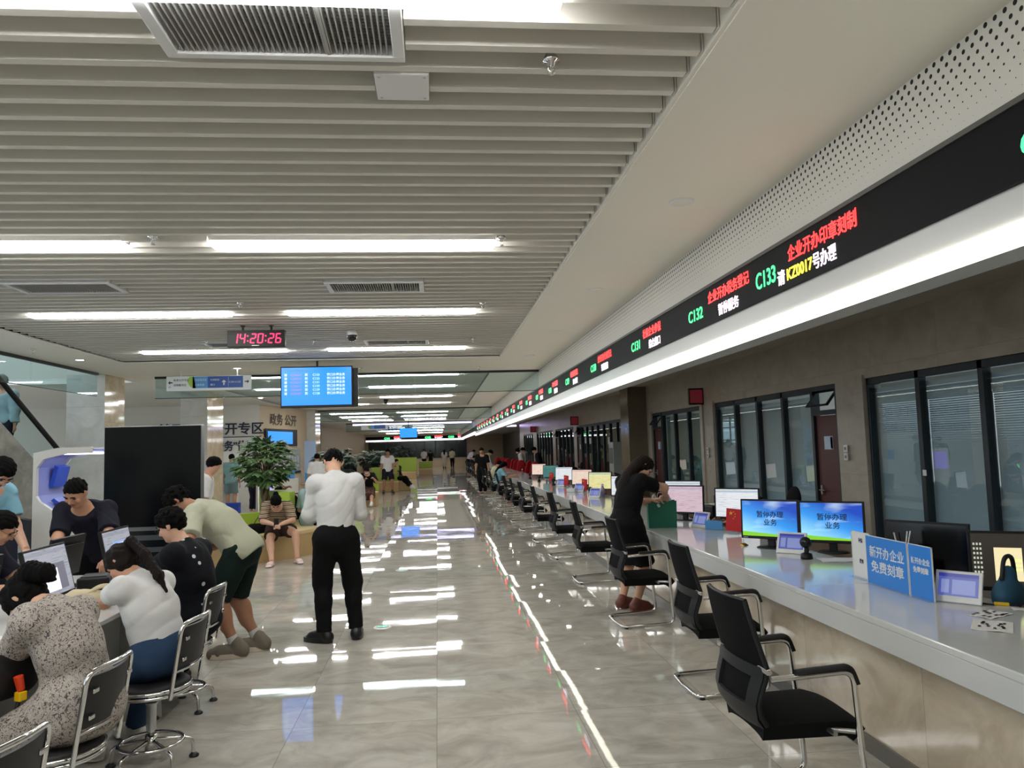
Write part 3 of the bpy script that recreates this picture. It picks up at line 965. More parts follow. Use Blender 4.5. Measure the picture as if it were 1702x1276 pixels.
    # ---- bottom
    if bottom:
        kind, bm, t = bottom
        G = Field(); e = .012
        G.ell(P - u1 * .005 * h, [x1, f1, u1], (.094 * h * fat + e, .068 * h * fat + e, .080 * h + e), .04)
        G.cone(P + u1 * .03 * h, P + u1 * .07 * h, .080 * h * fat + e, .078 * h * fat + e, .04, (f1, .82))
        if kind == 'skirt':
            mid = (K[0] + K[1]) / 2
            for i in (0, 1): G.cone(hip[i], hip[i] + (K[i] - hip[i]) * t, .062 * h * fat + e, .060 * h + e, .06)
            G.cone(P, (hip[0] + hip[1]) / 2 + (mid - (hip[0] + hip[1]) / 2) * t, .07 * h, .075 * h, .06)
            dd = unit(mid - P); G.plane(P + dd * (np.linalg.norm(mid - P) * t), dd)
        elif kind == 'shorts':
            for i in (0, 1): leg(G, i, e + .004, t, 0, .022 + (.01 if fat > 1 else 0))
        else:
            for i in (0, 1): leg(G, i, e, 1, t, .016)
        G.plane(P + u1 * .062 * h, u1)
        nm = {'pants': 'trousers', 'shorts': 'shorts', 'skirt': 'skirt', 'jeans': 'jeans'}[kind]
        put(G.mesh(nm, cres, folds(.0065, 7, 8, 13, 1.0)), nm, bm, body)
    # ---- top
    if top:
        tm, t0, t1, hem, e = top          # material, sleeve share of upper arm, of forearm, hem below pelvis (share of height), looseness
        G = Field()
        torso(G, e, k=.045, low=hem > .0)
        if hem > .12:     # dress
            mid = (K[0] + K[1]) / 2; hm_ = (hip[0] + hip[1]) / 2
            for i in (0, 1): G.cone(hip[i], hip[i] + (K[i] - hip[i]) * 1.0, .058 * h * fat + e, .048 * h + e, .07)
            G.cone(P, mid, .075 * h * fat + e, .06 * h, .07)
            dd = unit(mid - hm_); G.plane(hm_ + dd * hem * h, dd)
        else:
            G.plane(P - u1 * hem * h, -u1)
        G.plane(nb + un * .012 * h, un * .85 + f2 * .5)
        for i in (0, 1): arm(G, i, e + .003, t0, t1, .03, .010 if t1 <= 0 else .006)
        put(G.mesh('shirt' if hem <= .12 else 'dress', cres, folds(.0085 if e > .014 else .007, 6, 7, 15, 2.0 + 3 * len(label))), 'shirt' if hem <= .12 else 'dress', tm, body)
        if collar:
            C_ = Field().cone(nb - u2 * .012 * h, nb + un * .026 * h - f2 * .004 * h, .050 * h, .039 * h, .01, cut=1.0).cone(nb - u2 * .03 * h, nb + un * .05 * h, .036 * h, .034 * h, .004, op='s')
            put(C_.mesh('collar', .006), 'collar', collar, body)
    # ---- socks and shoes
    for i in (0, 1):
        fd = rot((0, 0, 1), R(toe[i])) @ V(0, 1, 0); a = An[i]; z0 = a[2] - .045 * h
        if socks:
            put(Field().cone(a + (K[i] - a) * .28, a - V(0, 0, .005 * h), .0265 * h, .0245 * h, .01, cut=None).plane(a + (K[i] - a) * .25, K[i] - a).mesh('sock', max(res, .007)), 'sock', socks, body)
        if shoes:
            kind, sm, solem = shoes
            G = Field()
            heel, ball, tip = a - fd * .022 * h, a + fd * .075 * h, a + fd * .105 * h
            zz = lambda p, z: V(p[0], p[1], z0 + z * h)
            if kind == 'slide':
                G.cone(zz(heel, .010), zz(tip, .010), .027 * h, .029 * h, .01, ((0, 0, 1), .38))
                G.cone(zz(a + fd * .052 * h, .024), zz(a + fd * .075 * h, .022), .033 * h, .031 * h, .01, ((0, 0, 1), .75))
            else:
                if kind == 'sneaker':
                    G.cone(zz(heel - fd * .004 * h, .030), zz(ball, .026), .034 * h, .035 * h, .02); G.cone(zz(ball, .024), zz(tip + fd * .008 * h, .020), .033 * h, .027 * h, .02); G.cone(zz(heel, .04), zz(a, .068), .031 * h, .030 * h, .02)
                G.cone(zz(heel, .026), zz(ball, .022), .028 * h, .030 * h, .02, ((0, 0, 1), .95))
                G.cone(zz(ball, .018), zz(tip, .014), .027 * h, .020 * h, .02, ((0, 0, 1), .75))
                G.cone(zz(heel, .03), zz(heel + fd * .022 * h, .058), .028 * h, .027 * h, .02)
                G.cone(zz(a + fd * .01 * h, .05), zz(a + fd * .06 * h, .030), .024 * h, .022 * h, .02)
            G.plane(V(0, 0, z0), (0, 0, -1))
            sh = put(G.mesh('shoe', max(res * .8, .006)), 'shoe', sm, body)
            if solem:
                s_ = MB(); n_ = 14; pts = []
                for k in range(n_):
                    t = 2 * PI * k / n_; f_ = (.5 - .5 * math.cos(t)); w_ = math.sin(t)
                    L0, L1 = -.050 * h, .125 * h
                    w2 = (.029 + .006 * f_ + (.006 if kind == 'sneaker' else 0)) * h * (abs(w_) ** .6) * (1 if w_ > 0 else -1)
                    sdv = np.cross(fd, V(0, 0, 1))
                    q_ = a + fd * (L0 + (L1 - L0) * f_) + sdv * w2
                    pts.append((q_[0], q_[1]))
                s_.prism(pts, 'z', z0 + .001, z0 + .024 * h)
                s_.build('sole', solem, sh, bevel=.004)
    return body
# ================================================================ ceiling fittings
def linear_light(x, y, label, w=2.225, first=[]):
    if first:
        return copy_tree(first[0], label, (x, y, ZC))
    t = thing('linear_light', label, 'ceiling light', (x, y, ZC), 0, 'linear lights in the slatted ceiling')
    MB().box(-w / 2, w / 2, -.088, .088, .012, .11).build('housing', WHITEM, t)
    MB().box(-w / 2 + .004, w / 2 - .004, -.082, .082, -.022, .012).build('diffuser', LIGHT, t, bevel=.005)
    first.append(t)
    return t
rowY = [-3.75, -.50, 2.67, 6.13, 9.20, 12.56]
ordn = ['behind the camera', 'just over the camera', 'nearest the camera', 'in the second row from the camera', 'in the third row from the camera', 'in the last row before the hanging glass']
for i, y in enumerate(rowY):
    for j, x in enumerate((-.615, -3.49)):
        if i in (0, 1) or not (i == 2 and j == 1 and False):
            linear_light(x, y, 'long white ceiling light %s, %s' % (ordn[i], ['on the counter side', 'on the escalator side'][j]))
far = [(16.95, 'first'), (20.2, 'second'), (24.0, 'third'), (27.4, 'fourth')]
for y, n in far:
    for j, x in enumerate((-.615, -3.49)):
        linear_light(x, y, 'long white light in the %s row of the middle ceiling bay, %s' % (n, ['counter side', 'escalator side'][j]))
for y, n in ((34.1, 'first'), (38.1, 'second'), (42.7, 'third')):
    for j, x in enumerate((-.615, -3.49)):
        linear_light(x, y, 'long white light in the %s row of the farthest ceiling bay, %s' % (n, ['counter side', 'escalator side'][j]))

GRILLE = mat('grille_dark', '#23241f', 0.7)
LOUV = mat('grille_louvre', '#a5a5a2', 0.45)
def air_grille(x, y, label, fine=True, wx=.87, wy=.40):
    t = thing('air_grille', label, 'air vent', (x, y, ZC), 0, 'air grilles in the slatted ceiling')
    MB().box(-wx / 2 - .05, wx / 2 + .05, -wy / 2 - .04, -wy / 2, -.012, .10).box(-wx / 2 - .05, wx / 2 + .05, wy / 2, wy / 2 + .04, -.012, .10).box(-wx / 2 - .05, -wx / 2, -wy / 2, wy / 2, -.012, .10).box(wx / 2, wx / 2 + .05, -wy / 2, wy / 2, -.012, .10).build('frame', WHITEP, t, bevel=.004)
    MB().box(-wx / 2, wx / 2, -wy / 2, wy / 2, .075, .085).build('duct_back', GRILLE, t)
    s = MB(); n = 38
    for k in range(1, n):
        c = -wx / 2 + wx * k / n
        s.box(c - .003, c + .003, -wy / 2, wy / 2, -.002, .030)
    for k in range(1, 18):
        c = -wy / 2 + wy * k / 18
        s.box(-wx / 2, wx / 2, c - .0015, c + .0015, .03, .045)
    s.box(wx * .19, wx * .205, -wy / 2, wy / 2, -.006, .03)
    s.build('louvre', LOUV, t)
    return t
air_grille(-.586, 2.93, 'air grille in the ceiling nearest the camera, beside the first light')
air_grille(-.586, 7.76, 'small looking air grille between the second and third rows of lights, counter side')
air_grille(-3.52, 7.69, 'air grille between the second and third rows of lights, escalator side')
air_grille(-.586, 11.8, 'air grille just in front of the last light before the hanging glass, counter side')
air_grille(-2.93, 11.8, 'air grille beside the digital clock in the ceiling')
t = thing('access_panel', 'white square access panel set across the slats beyond the nearest air grille', 'access panel', (-.124, 3.405, ZC))
MB().box(-.12, .12, -.125, .125, -.010, .02).build('cover', WHITEP, t, bevel=.003)
m_ = MB()
for sx in (-.1, .1):
    for sy in (-.1, .1): m_.lathe([(0, -.0125), (.006, -.0122), (.007, -.010)], 8, c=(sx, sy, 0))
m_.build('screw', STEEL, t)
def sprinkler(x, y, label, first=[]):
    if first: return copy_tree(first[0], label, (x, y, ZC))
    t = thing('sprinkler', label, 'sprinkler', (x, y, ZC), 0, 'ceiling sprinklers')
    MB().lathe([(.014, .05), (.036, -.002), (.036, -.008), (.016, -.012), (.012, -.03), (.0, -.03)], 20).build('escutcheon', CHROME, t)
    MB().tube([(-.012, 0, -.03), (-.014, 0, -.045), (0, 0, -.058)], .003, 6).tube([(.012, 0, -.03), (.014, 0, -.045), (0, 0, -.058)], .003, 6).build('yoke', CHROME, t)
    MB().lathe([(0, -.060), (.017, -.060), (.017, -.063), (0, -.063)], 14).build('deflector', CHROME, t)
    first.append(t); return t
for x, y, l in ((.52, 3.14, 'chrome sprinkler head nearest the camera under the slats'), (-2.09, 5.89, 'sprinkler head between the two lights of the second row'), (.54, 5.95, 'sprinkler head off the counter side end of the second row light'), (-2.10, 8.51, 'sprinkler head above the digital clock, before the third row lights'), (.55, 8.66, 'sprinkler head off the counter side end of the third row light'), (-3.3, 11.44, 'sprinkler head near the last row light on the escalator side'), (-1.79, 11.53, 'sprinkler head between digital clock and dome camera'), (.57, 11.53, 'sprinkler head off the counter side end of the last row light')):
    sprinkler(x, y, l)
for x, y, l in ((.87, 15.47, 'sprinkler under the plain ceiling band before the hanging glass, counter side'), (-1.46, 15.2, 'sprinkler under the plain ceiling band beside the blue screen'), (-5.86, 11.8, 'sprinkler under the plain ceiling band over the escalator side')):
    sprinkler(x, y, l).location.z = ZC - .02
STAFF_FILL = 32.0  # radiance of the added fill downlights over the staff desks
def downlight(x, y, label, lit, first={}):
    z = ZC - .02
    if lit in first: return copy_tree(first[lit], label, (x, y, z))
    t = thing('downlight', label, 'downlight', (x, y, z), 0, 'round downlights in the plain ceiling')
    MB().lathe([(.060, .0), (.064, -.008), (.082, -.010), (.086, -.002), (.086, .004)], 28).build('trim_ring', WHITEP, t)
    MB().lathe([(0, -.004), (.062, -.004)], 28).build('lens', mat('lens_staff', '#ffffff', .5, emit=(1, .95, .85), power=STAFF_FILL) if lit == 'staff' else mat('lens_lit', '#ffffff', .5, emit=(1, .95, .85), power=9.0) if lit else mat('lens_off', '#d8d5cb', .3), t)
    first[lit] = t; return t
for k, (y, l) in enumerate(((2.0, 'over the camera'), (4.98, 'closest to the camera in view'), (7.88, 'second along the counter'), (10.77, 'third along the counter'), (13.64, 'fourth along, near the hanging glass'))):
    downlight(1.69, y, 'unlit round downlight in the plain ceiling above the chairs, ' + l, False)
for x, y, l in ((-5.82, 13.19, 'lit round downlight beside the escalator glass'), (-3.73, 14.88, 'lit round downlight behind the hanging direction sign'), (1.69, 33.4, 'lit round downlight above the far counter, nearer one'), (1.69, 36.6, 'lit round downlight above the far counter, farther one'), (-6.6, 21.5, 'lit downlight over the back room, nearest pillar'), (-6.04, 22.4, 'lit downlight over the back room beside the wall sign'), (-5.13, 23.1, 'lit downlight over the notice board wall'), (-4.58, 24.7, 'lit downlight above the notice board')):
    downlight(x, y, l, True)
for k, y in enumerate((54.0, 62.0, 71.0)):
    for j, x in enumerate((-.615, -3.49)):
        linear_light(x, y, 'long light in the far plain ceiling, %s of three rows, %s' % (['first', 'second', 'last'][k], ['counter side', 'left side'][j])).location.z = ZC - .133
for k in range(24):  # unseen lamps, added to brighten the wall behind the counter
    y = 2.2 + k * 1.8
    o = downlight(3.3, y, 'soffit downlight over the staff desks, number %d from the camera' % (k + 1), 'staff')
    o.location.z = 3.05; o['group'] = 'downlights over the staff desks'
for x, y, l in ((-1.135, 10.63, 'black dome camera hanging beneath the slats right of the clock'), (-1.63, 25.2, 'black dome camera in the middle ceiling bay beyond the blue screen')):
    t = thing('dome_camera', l, 'security camera', (x, y, ZC))
    MB().lathe([(0, .0), (.075, 0), (.075, -.05), (.068, -.065)], 24).build('housing', WHITEP if y < 20 else BLACKP, t)
    MB().lathe([(.070, -.06), (.068, -.09), (.052, -.125), (.028, -.143), (0, -.148)], 24).build('dome', mat('dome_glass', '#08080a', .08, spec=.8), t)
for y, l in ((9.4, 'nearest'), (12.3, 'second'), (17.5, 'third'), (22.5, 'fourth')):
    t = thing('staff_camera', 'small black dome camera under the soffit behind the counter, %s along it' % l, 'security camera', (3.9, y, 3.05), 0, 'cameras behind the counter')
    MB().lathe([(0, 0), (.05, 0), (.05, -.02), (.04, -.03)], 18).build('housing', WHITEP, t)
    MB().lathe([(.042, -.025), (.038, -.05), (.02, -.068), (0, -.072)], 18).build('dome', MATS['dome_glass'], t)

# ================================================================ hanging clock, screens, signs
CLK = mat('clock_led', '#200004', .4, emit=(1.0, .02, .10), power=1.3)
t = thing('digital_clock', 'black digital wall clock hanging from the slats, red digits 14:20:26', 'clock', (-2.28, 10.07, 3.069))
t.scale = (.915, .915, .915)
MB().box(-.395, .395, -.04, .04, 0, .235).build('case', BLACKP, t, bevel=.006)
for x in (-.19, .20): MB().box(x - .013, x + .013, -.012, .012, .235, .30).box(x - .03, x + .03, -.03, .03, .295, .305).build('bracket', BLACKP, t)
SEG = {'0': 'abcdef', '1': 'bc', '2': 'abged', '4': 'fgbc', '6': 'afgedc'}
def digit(b, ch, x, z, w, h, th):
    sl = .12
    def bar(x0, z0, x1, z1):
        p = []
        for (xx, zz) in ((x0, z0), (x1, z0), (x1, z1), (x0, z1)): p.append((x + xx + (zz) * sl, z + zz))
        b.prism(p[::1], 'y', -.0435, -.0405)
    S_ = {'a': (th, h - th, w - th, h), 'g': (th, h / 2 - th / 2, w - th, h / 2 + th / 2), 'd': (th, 0, w - th, th), 'f': (0, h / 2 + .004, th, h - .006), 'e': (0, .006, th, h / 2 - .004), 'b': (w - th, h / 2 + .004, w, h - .006), 'c': (w - th, .006, w, h / 2 - .004)}
    for q in SEG[ch]: bar(*S_[q])
x = -.335
for ch in '14:20:26':
    b = MB()
    if ch == ':':
        for z in (.075, .145): b.box(x + .012, x + .030, -.0435, -.0405, z, z + .018)
        x += .045
    else:
        digit(b, ch, x, .048, .080, .142, .017); x += .1
    b.build('digit' if ch != ':' else 'colon', CLK, t)
MB().box(-.06, .04, -.0415, -.0402, .016, .022).build('maker_plate', STEEL, t)

def emis(name, col, power):
    return mat(name, '#0a0a0a', .3, emit=col, power=power)
TVB = emis('tv_blue', (.010, .25, .95), .66)
TVL = emis('tv_white', (.75, .95, 1.0), .55); TVR = emis('tv_red', (.40, .25, .75), .5); TVG = emis('tv_green', (.55, 1.0, .75), .55); TVD = emis('tv_navy', (.01, .12, .5), .8); TVT = emis('tv_band', (.02, .22, .9), 1.0)
def hanging_tv(x, y, z0, w, h, label, rod, rz=0, rows=True, back=True):
    t = thing('hanging_screen', label, 'screen', (x, y, z0), rz)
    MB().box(-w / 2, w / 2, -.03, .03, 0, h).build('case', BLACKP, t, bevel=.006)
    e = .022
    s = MB().box(-w / 2 + e, w / 2 - e, -.0325, -.0300, e + .025, h - e).build('display', TVB, t)
    MB().tube([(0, .06, h - .05), (0, .06, rod - z0)], .02, 12).build('pole', BLACKP, t)
    MB().box(-.08, .08, .03, .11, h * .3, h * .7).build('mount', BLACKP, t)
    if back: MB().box(-w / 2 + .05, w / 2 + .09, .11, .17, 0.01, h - .03).build('rear_screen', BLACKP, t, bevel=.006)
    if rows:
        text('企业开办服务专区叫号', .038, TVD, s, (-w / 2 + .14, -.034, h - .10), (1, 0, 0), (0, 0, 1), bold=.0006)
        MB().box(-w / 2 + e, w / 2 - e, -.0330, -.0326, h - .115, h - .112).build('rule', TVT, s)
        for k in range(6):
            zz = h - .185 - k * .072
            for bd, mm, xx, sq in (('请', TVL, -w / 2 + .07, 1), ('KZ00%02d' % (17 - k * 2), TVR, -w / 2 + .19, 1.1), ('到', TVL, -w / 2 + .46, 1), ('C1%02d' % (33 - k), TVG, -w / 2 + .61, 1.05), ('窗口办理业务', TVL, -w / 2 + .88, 1)):
                text(bd, .058, mm, s, (xx, -.034, zz), (1, 0, 0), (0, 0, 1), bold=.001, squeeze=sq)
    return t
o = hanging_tv(-2.105, 13.87, 2.492, 1.37, .80, 'big blue queue screen hanging from the ceiling beyond the clock', 2.492 + .915)
o.scale = (.915, .915, .915)
hanging_tv(-1.54, 42.1, 2.32, .96, .57, 'small bright blue screen hanging far down the hall', ZC + .02, rows=False, back=False)

SGW = mat('sign_white', '#d9dde0', .4); SGB = mat('sign_blue', '#1d4fa0', .4); SGLB = mat('sign_light_blue', '#4f93cf', .4); SGG = mat('sign_green', '#9dc04a', .4); SGD = mat('sign_ink', '#20304a', .5)
def arrow(b, x, z, s, ang, y):
    pts = [(-.12, -.5), (.12, -.5), (.12, .05), (.42, .05), (0, .5), (-.42, .05), (-.12, .05)]
    c, sn = math.cos(ang), math.sin(ang)
    b.prism([(x + s * (p[0] * c - p[1] * sn), z + s * (p[0] * sn + p[1] * c)) for p in pts], 'y', y - .002, y)
def direction_sign(x, y, z, label, full=True):
    t = thing('direction_sign', label, 'sign', (x, y, z))
    w, h = 1.68, .30
    MB().box(-w / 2, w / 2, -.03, .03, 0, h).build('panel', SGW, t, bevel=.005)
    for xx in (-w / 2 + .28, w / 2 - .28): MB().tube([(xx, 0, h), (xx, 0, z + .455 - z)], .012, 10).build('hanger', WHITEP, t)
    MB().box(-.32, .68, -.0325, -.0302, .05, h - .012).build('blue_field', SGB, t)
    MB().box(-.32, -.02, -.0330, -.0326, .05, h - .012).build('light_blue_field', SGLB, t)
    c = [(-.32, .05), (-.25, .05), (-.30, h - .012), (-.38, h - .012), (-.43, h - .10), (-.38, .10)]
    MB().prism(c, 'y', -.0330, -.0303).build('green_swoosh', SGG, t)
    if full:
        a = MB(); arrow(a, -w / 2 + .08, .17, .09, PI / 2, -.031); arrow(a, w / 2 - .08, .17, .09, -PI / 2, -.031); a.build('arrow', SGD, t)
        a = MB(); arrow(a, .30, .16, .11, 0, -.0335); a.build('arrow', SGW, t, label='white arrow')
        a = MB().box(.385, .389, -.0335, -.033, .07, h - .03); a.build('rule', SGW, t)
        text('政务公开专区', .052, SGD, t, (-.70, -.032, .20), (1, 0, 0), (0, 0, 1)); text('自助服务区', .052, SGD, t, (-.70, -.032, .10), (1, 0, 0), (0, 0, 1)); text('1F', .05, SGD, t, (-.80, -.032, .06), (1, 0, 0), (0, 0, 1))
        text('综合服务区', .048, SGW, t, (-.28, -.0345, .20), (1, 0, 0), (0, 0, 1)); text('企业开办', .048, SGW, t, (-.28, -.0345, .10), (1, 0, 0), (0, 0, 1))
        text('社保医保', .045, SGW, t, (.03, -.0345, .20), (1, 0, 0), (0, 0, 1)); text('窗口', .045, SGW, t, (.03, -.0345, .10), (1, 0, 0), (0, 0, 1)); text('C101-C133', .05, SGW, t, (.40, -.0345, .15), (1, 0, 0), (0, 0, 1))
    t.scale = (.915, .915, .915)
    return t
direction_sign(-4.24, 14.88, 2.917, 'white and blue direction sign with arrows hanging left of the blue screen')
direction_sign(-3.6, 45.2, 2.917, 'small blue direction sign hanging far down the hall, nearer of two', False)
direction_sign(-3.1, 49.4, 2.917, 'small blue direction sign hanging far down the hall, farther of two', False)

# ---- counter display fascia
LEDB = mat('led_black', '#0b0d10', .6, spec=.15)
t = thing('led_display', 'long black counter display band with red and green window numbers above the counter', 'display', (2.20, 0, 0))
MB().box(-.025, .05, -8, 44.4, 2.629, 2.917).build('panel', LEDB, t)
MB().box(-.035, .05, -8, 44.4, 2.917, 2.940).build('upper_edge', mat('display_edge', '#55534e', .5), t)
G_ = emis('led_green', (.05, 1.0, .22), 1.3); R_ = emis('led_red', (1.0, .03, .03), 1.6); W_ = emis('led_white', (1.0, .78, .95), 1.0); Y_ = emis('led_yellow', (1.0, .85, .05), 1.2)
def led(body, m, y0, y1, z, size, lab=None):
    text(body, size, m, t, (-.0275, y0, z), (0, -1, 0), (0, 0, 1), bold=.0010, wide=(y0 - y1), label=lab)
led('C134', G_, 2.575, 2.25, 2.707, 0.137); led('企业开办印章刻制', R_, 2.1, 1.4, 2.794, 0.105); led('暂停服务', W_, 2.0, 1.5, 2.666, 0.092)
led('C133', G_, 4.96, 4.66, 2.707, 0.156); led('企业开办印章刻制', R_, 4.47, 3.69, 2.792, 0.105); led('请', W_, 4.63, 4.53, 2.672, 0.101); led('KZ0017', Y_, 4.50, 4.18, 2.675, 0.101); led('号办理', W_, 4.17, 3.91, 2.672, 0.101)
names = ['企业开办税务登记', '社保企业参保', '企业开办社保登记', '公积金缴存登记', '不动产登记受理', '不动产登记发证', '医保参保登记', '税务综合受理', '社保综合受理', '医疗保障服务', '综合受理窗口', '就业服务登记', '市场主体登记', '人才服务窗口', '综合咨询窗口', '投资项目审批', '工程建设审批', '证照领取窗口', '公证服务窗口', '司法服务窗口']
sub = ['暂停服务', '综合窗口', '暂停服务', '窗口受理']
for k in range(20):
    y = [6.37, 8.33, 10.62, 12.77, 14.76][k] if k < 5 else 14.76 + (k - 4) * 1.94
    if y > 43: break
    led('C%d' % (132 - k), G_, y, y - .35, 2.707, .137)
    led(names[k], R_, y - .49, y - (1.30 if len(names[k]) == 8 else 1.14), 2.794, .10)
    led(sub[k % 4], W_, y - .70, y - 1.10, 2.666, .096)
t = thing('display_valance', 'white panel and glowing light strip under the counter display band', 'valance', (2.20, 0, 0))
MB().box(0, .22, -8, 44.4, 2.409, 2.629).build('panel', mat('valance_white', '#c9c9c8', .35), t)
MB().box(-.004, .0, -8, 44.4, 2.474, 2.479).build('shadow_gap', DARKGREY, t)
MB().box(-.012, .03, -8, 44.4, 2.405, 2.492).build('light_strip', COVEL, t)
# far and side runs of the display
t = thing('led_display', 'far counter display band across the end wall with green and red numbers', 'display', (0, 77, 0))
MB().box(-7.0, 2.65, -.05, .05, 2.72, 3.05).build('panel', LEDB, t)
MB().box(-7.0, 2.65, -.06, .06, 2.56, 2.72).build('white_strip', mat('far_strip', '#dddddd', .5, emit=(1, 1, 1), power=.9), t)
for k, x in enumerate((-5.2, -1.2, 1.1)):
    text('C%d' % (101 + k), .26, G_, t, (x, -.055, 2.78), (1, 0, 0), (0, 0, 1), bold=.012)
    text('综合受理', .2, R_, t, (x + .95, -.055, 2.89), (1, 0, 0), (0, 0, 1), bold=.01); text('窗口办理', .2, W_, t, (x + .95, -.055, 2.75), (1, 0, 0), (0, 0, 1), bold=.008)
t = thing('led_display', 'side run of display band joining the long counter to the far end', 'display', (2.4, 0, 0))
MB().box(-.05, .05, 44.6, 76.9, 2.72, 3.04).build('panel', LEDB, t)
MB().box(-.06, .06, 44.6, 76.9, 2.56, 2.72).build('white_strip', MATS['far_strip'], t)
PUR = emis('purple_glow', (.36, .24, 1.0), .75)
t = thing('purple_screen', 'tall glowing purple screen standing by the far right wall', 'screen', (5.62, 47.6, 0))
MB().box(-.55, .50, -.10, .10, 0, 2.45).build('case', DARKGREY, t)
s_ = MB().box(-.50, .45, -.105, -.10, .25, 2.40).build('display', PUR, t)
text('政务服务', .2, emis('pink_led', (1, .2, .5), 1.6), s_, (-.38, -.108, 2.1), (1, 0, 0), (0, 0, 1), bold=.004)
tag(MB().box(2.5, 4.9, 47.5, 47.6, 2.95, 3.05).build('cove_light', mat('purple_strip', '#ffffff', .5, emit=(.65, .5, 1.0), power=2.2)), 'thin violet light strip along the far soffit behind the counter', 'light')
tag(MB().box(-5.0, 2.1, 46.6, 46.7, 3.22, 3.32).build('cove_light', MATS['purple_strip']), 'violet light strip across the ceiling far down the hall', 'light')
# ================================================================ the long counter
t = thing('service_counter', 'long white stone-topped service counter with beige marble front along the right side', 'counter', (2.2, 0, 0))
w = MB()
y = 0.4
while y < 48:
    w.box(0, .85, y, min(y + 4.298, 48), .742, .78); y += 4.3
w.build('worktop', QUARTZ, t, bevel=.006)
MB().box(.004, .03, .4, 48, .628, .742).build('apron', mat('apron_quartz', '#bfc1c0', .16, vary=.05, scale=3), t, bevel=.003)
MB().box(.10, .14, .4, 48, 0, .742).box(.14, .85, .4, .44, 0, .742).build('front_panel', PANELST, t)
t = thing('staff_desk', 'long lower brown desk running behind the white counter', 'desk', (3.06, 0, 0))
MB().box(0, .72, .4, 27, .69, .72).build('desktop', mat('brown_laminate', '#6b5240', .35, vary=.1, scale=6), t)
MB().box(.0, .03, .4, 27, 0, .69).build('panel', GREYP, t)

# far end counter
t = thing('service_counter', 'far white-topped counter with beige front across the end of the hall', 'counter', (-2.6, 75.2, 0))
MB().box(-4.4, 5.3, -.1, .8, .74, .80).build('worktop', QUARTZ, t, bevel=.005)
MB().box(-4.4, 5.3, 0, .05, 0, .74).build('front_panel', mat('far_front', '#bfa98a', .2), t)
w_ = struct(thing('window_13', None, None, (0, 79.9, 0)))
MB().box(-7.0, 3.0, -.02, .02, .8, 2.6).build('pane', mat('far_dark_glass', '#2b3330', .12), w_)
f = MB()
for x in (-6.6, -5.2, -4.0, -2.3, -1.3, -.2, .9, 2.0, 2.9): f.box(x - .05, x + .05, -.06, .0, .8, 2.6)
f.build('window_frame', FRAME, w_)

# ================================================================ visitor chairs
def make_visitor_chair(label):
    t = thing('visitor_chair', label, 'chair', (0, 0, 0), 0, 'black mesh visitor chairs along the counter')
    # seat cushion: crowned, front edge rolled down
    rows = []
    for i in range(11):
        v = i / 10; y = -.22 + .48 * v
        r = []
        for j in range(13):
            u = -1 + j / 6
            wdt = .235 * (1 - .10 * (1 - v)) * (1 - .12 * max(0, v - .8) / .2)
            z = .455 + .018 * (1 - u ** 2) - .05 * max(0, (v - .78) / .22) ** 2 - .012 * abs(u) ** 6
            r.append((u * wdt, y, z))
        rows.append(r)
    b = MB().sheet(rows, 0, .078)
    b.build('seat', FABRIC, t)
    # back: profile leans, bends at the lumbar and curls under
    prof = [(-.275, .985), (-.262, .92), (-.240, .83), (-.215, .74), (-.200, .69), (-.208, .64), (-.228, .58), (-.240, .53), (-.232, .48), (-.205, .44)]
    def wid(z):
        return .205 + .03 * (1 - abs(z - .70) / .29)
    def backrow(z, y, c=.028):
        w = wid(z)
        return [(w * u, y - c * (1 - u * u) + .0, z) for u in [-1 + k / 6 for k in range(13)]]
    MB().sheet([backrow(z, y) for y, z in prof[:5]], 0, .012).build('backrest', NET, t)
    low = MB()
    r = [backrow(z, y) for y, z in prof[4:]]
    low.sheet([q[:3] for q in r], 0, .022); low.sheet([q[-3:] for q in r], 0, .022)
    low.sheet(r[:2], 0, .022); low.sheet(r[-3:], 0, .022)
    low.build('lumbar_frame', mat('chair_shell', '#17191b', .5, spec=.3), t)
    MB().sheet([q[2:-2] for q in r], 0, .008).build('lumbar_net', NET, t)
    for s in (-1, 1):
        MB().tube([(s * (wid(z) + .002), y - .004, z) for y, z in prof], .012, 8).build('back_post', MATS['chair_shell'], t)
    MB().tube([backrow(.985, -.275)[k] for k in range(13)], .010, 8).build('top_rail', MATS['chair_shell'], t)
    MB().box(-.275, .275, -.225, -.203, .675, .70).build('support_bar', CHROME, t, bevel=.004)
    side = lambda s: fillet([(s * .262, -.20, .655), (s * .285, -.10, .665), (s * .285, .17, .675), (s * .275, .215, .03), (s * .265, -.27, .0145), (0, -.285, .0145)], .06)
    p = side(1) + side(-1)[::-1][1:]
    MB().tube(p, .0135, 12).build('frame', CHROME, t)
    MB().tube([(-.27, .08, .405), (.27, .08, .405)], .011, 10).tube([(-.18, -.12, .405), (.18, -.12, .405)], .011, 10).tube([(-.26, .18, .405), (-.20, .08, .405), (-.18, -.14, .405)], .011).tube([(.26, .18, .405), (.20, .08, .405), (.18, -.14, .405)], .011).build('seat_frame', STEEL, t)
    for s in (-1, 1):
        q = fillet([(s * .285, -.10, .683), (s * .285, .165, .695), (s * .283, .192, .62)], .05)
        MB().sheet([[(a.x - s * .021, a.y, a.z), (a.x - s * .012, a.y, a.z + .012), (a.x + s * .012, a.y, a.z + .012), (a.x + s * .021, a.y, a.z)][::s] for a in q], 0, .02).build('armrest', BLACKP, t)
        MB().lathe([(.018, 0), (.02, .012), (0, .014)], 12, c=(s * .265, -.24, 0)).build('glide', BLACKP, t)
    return t
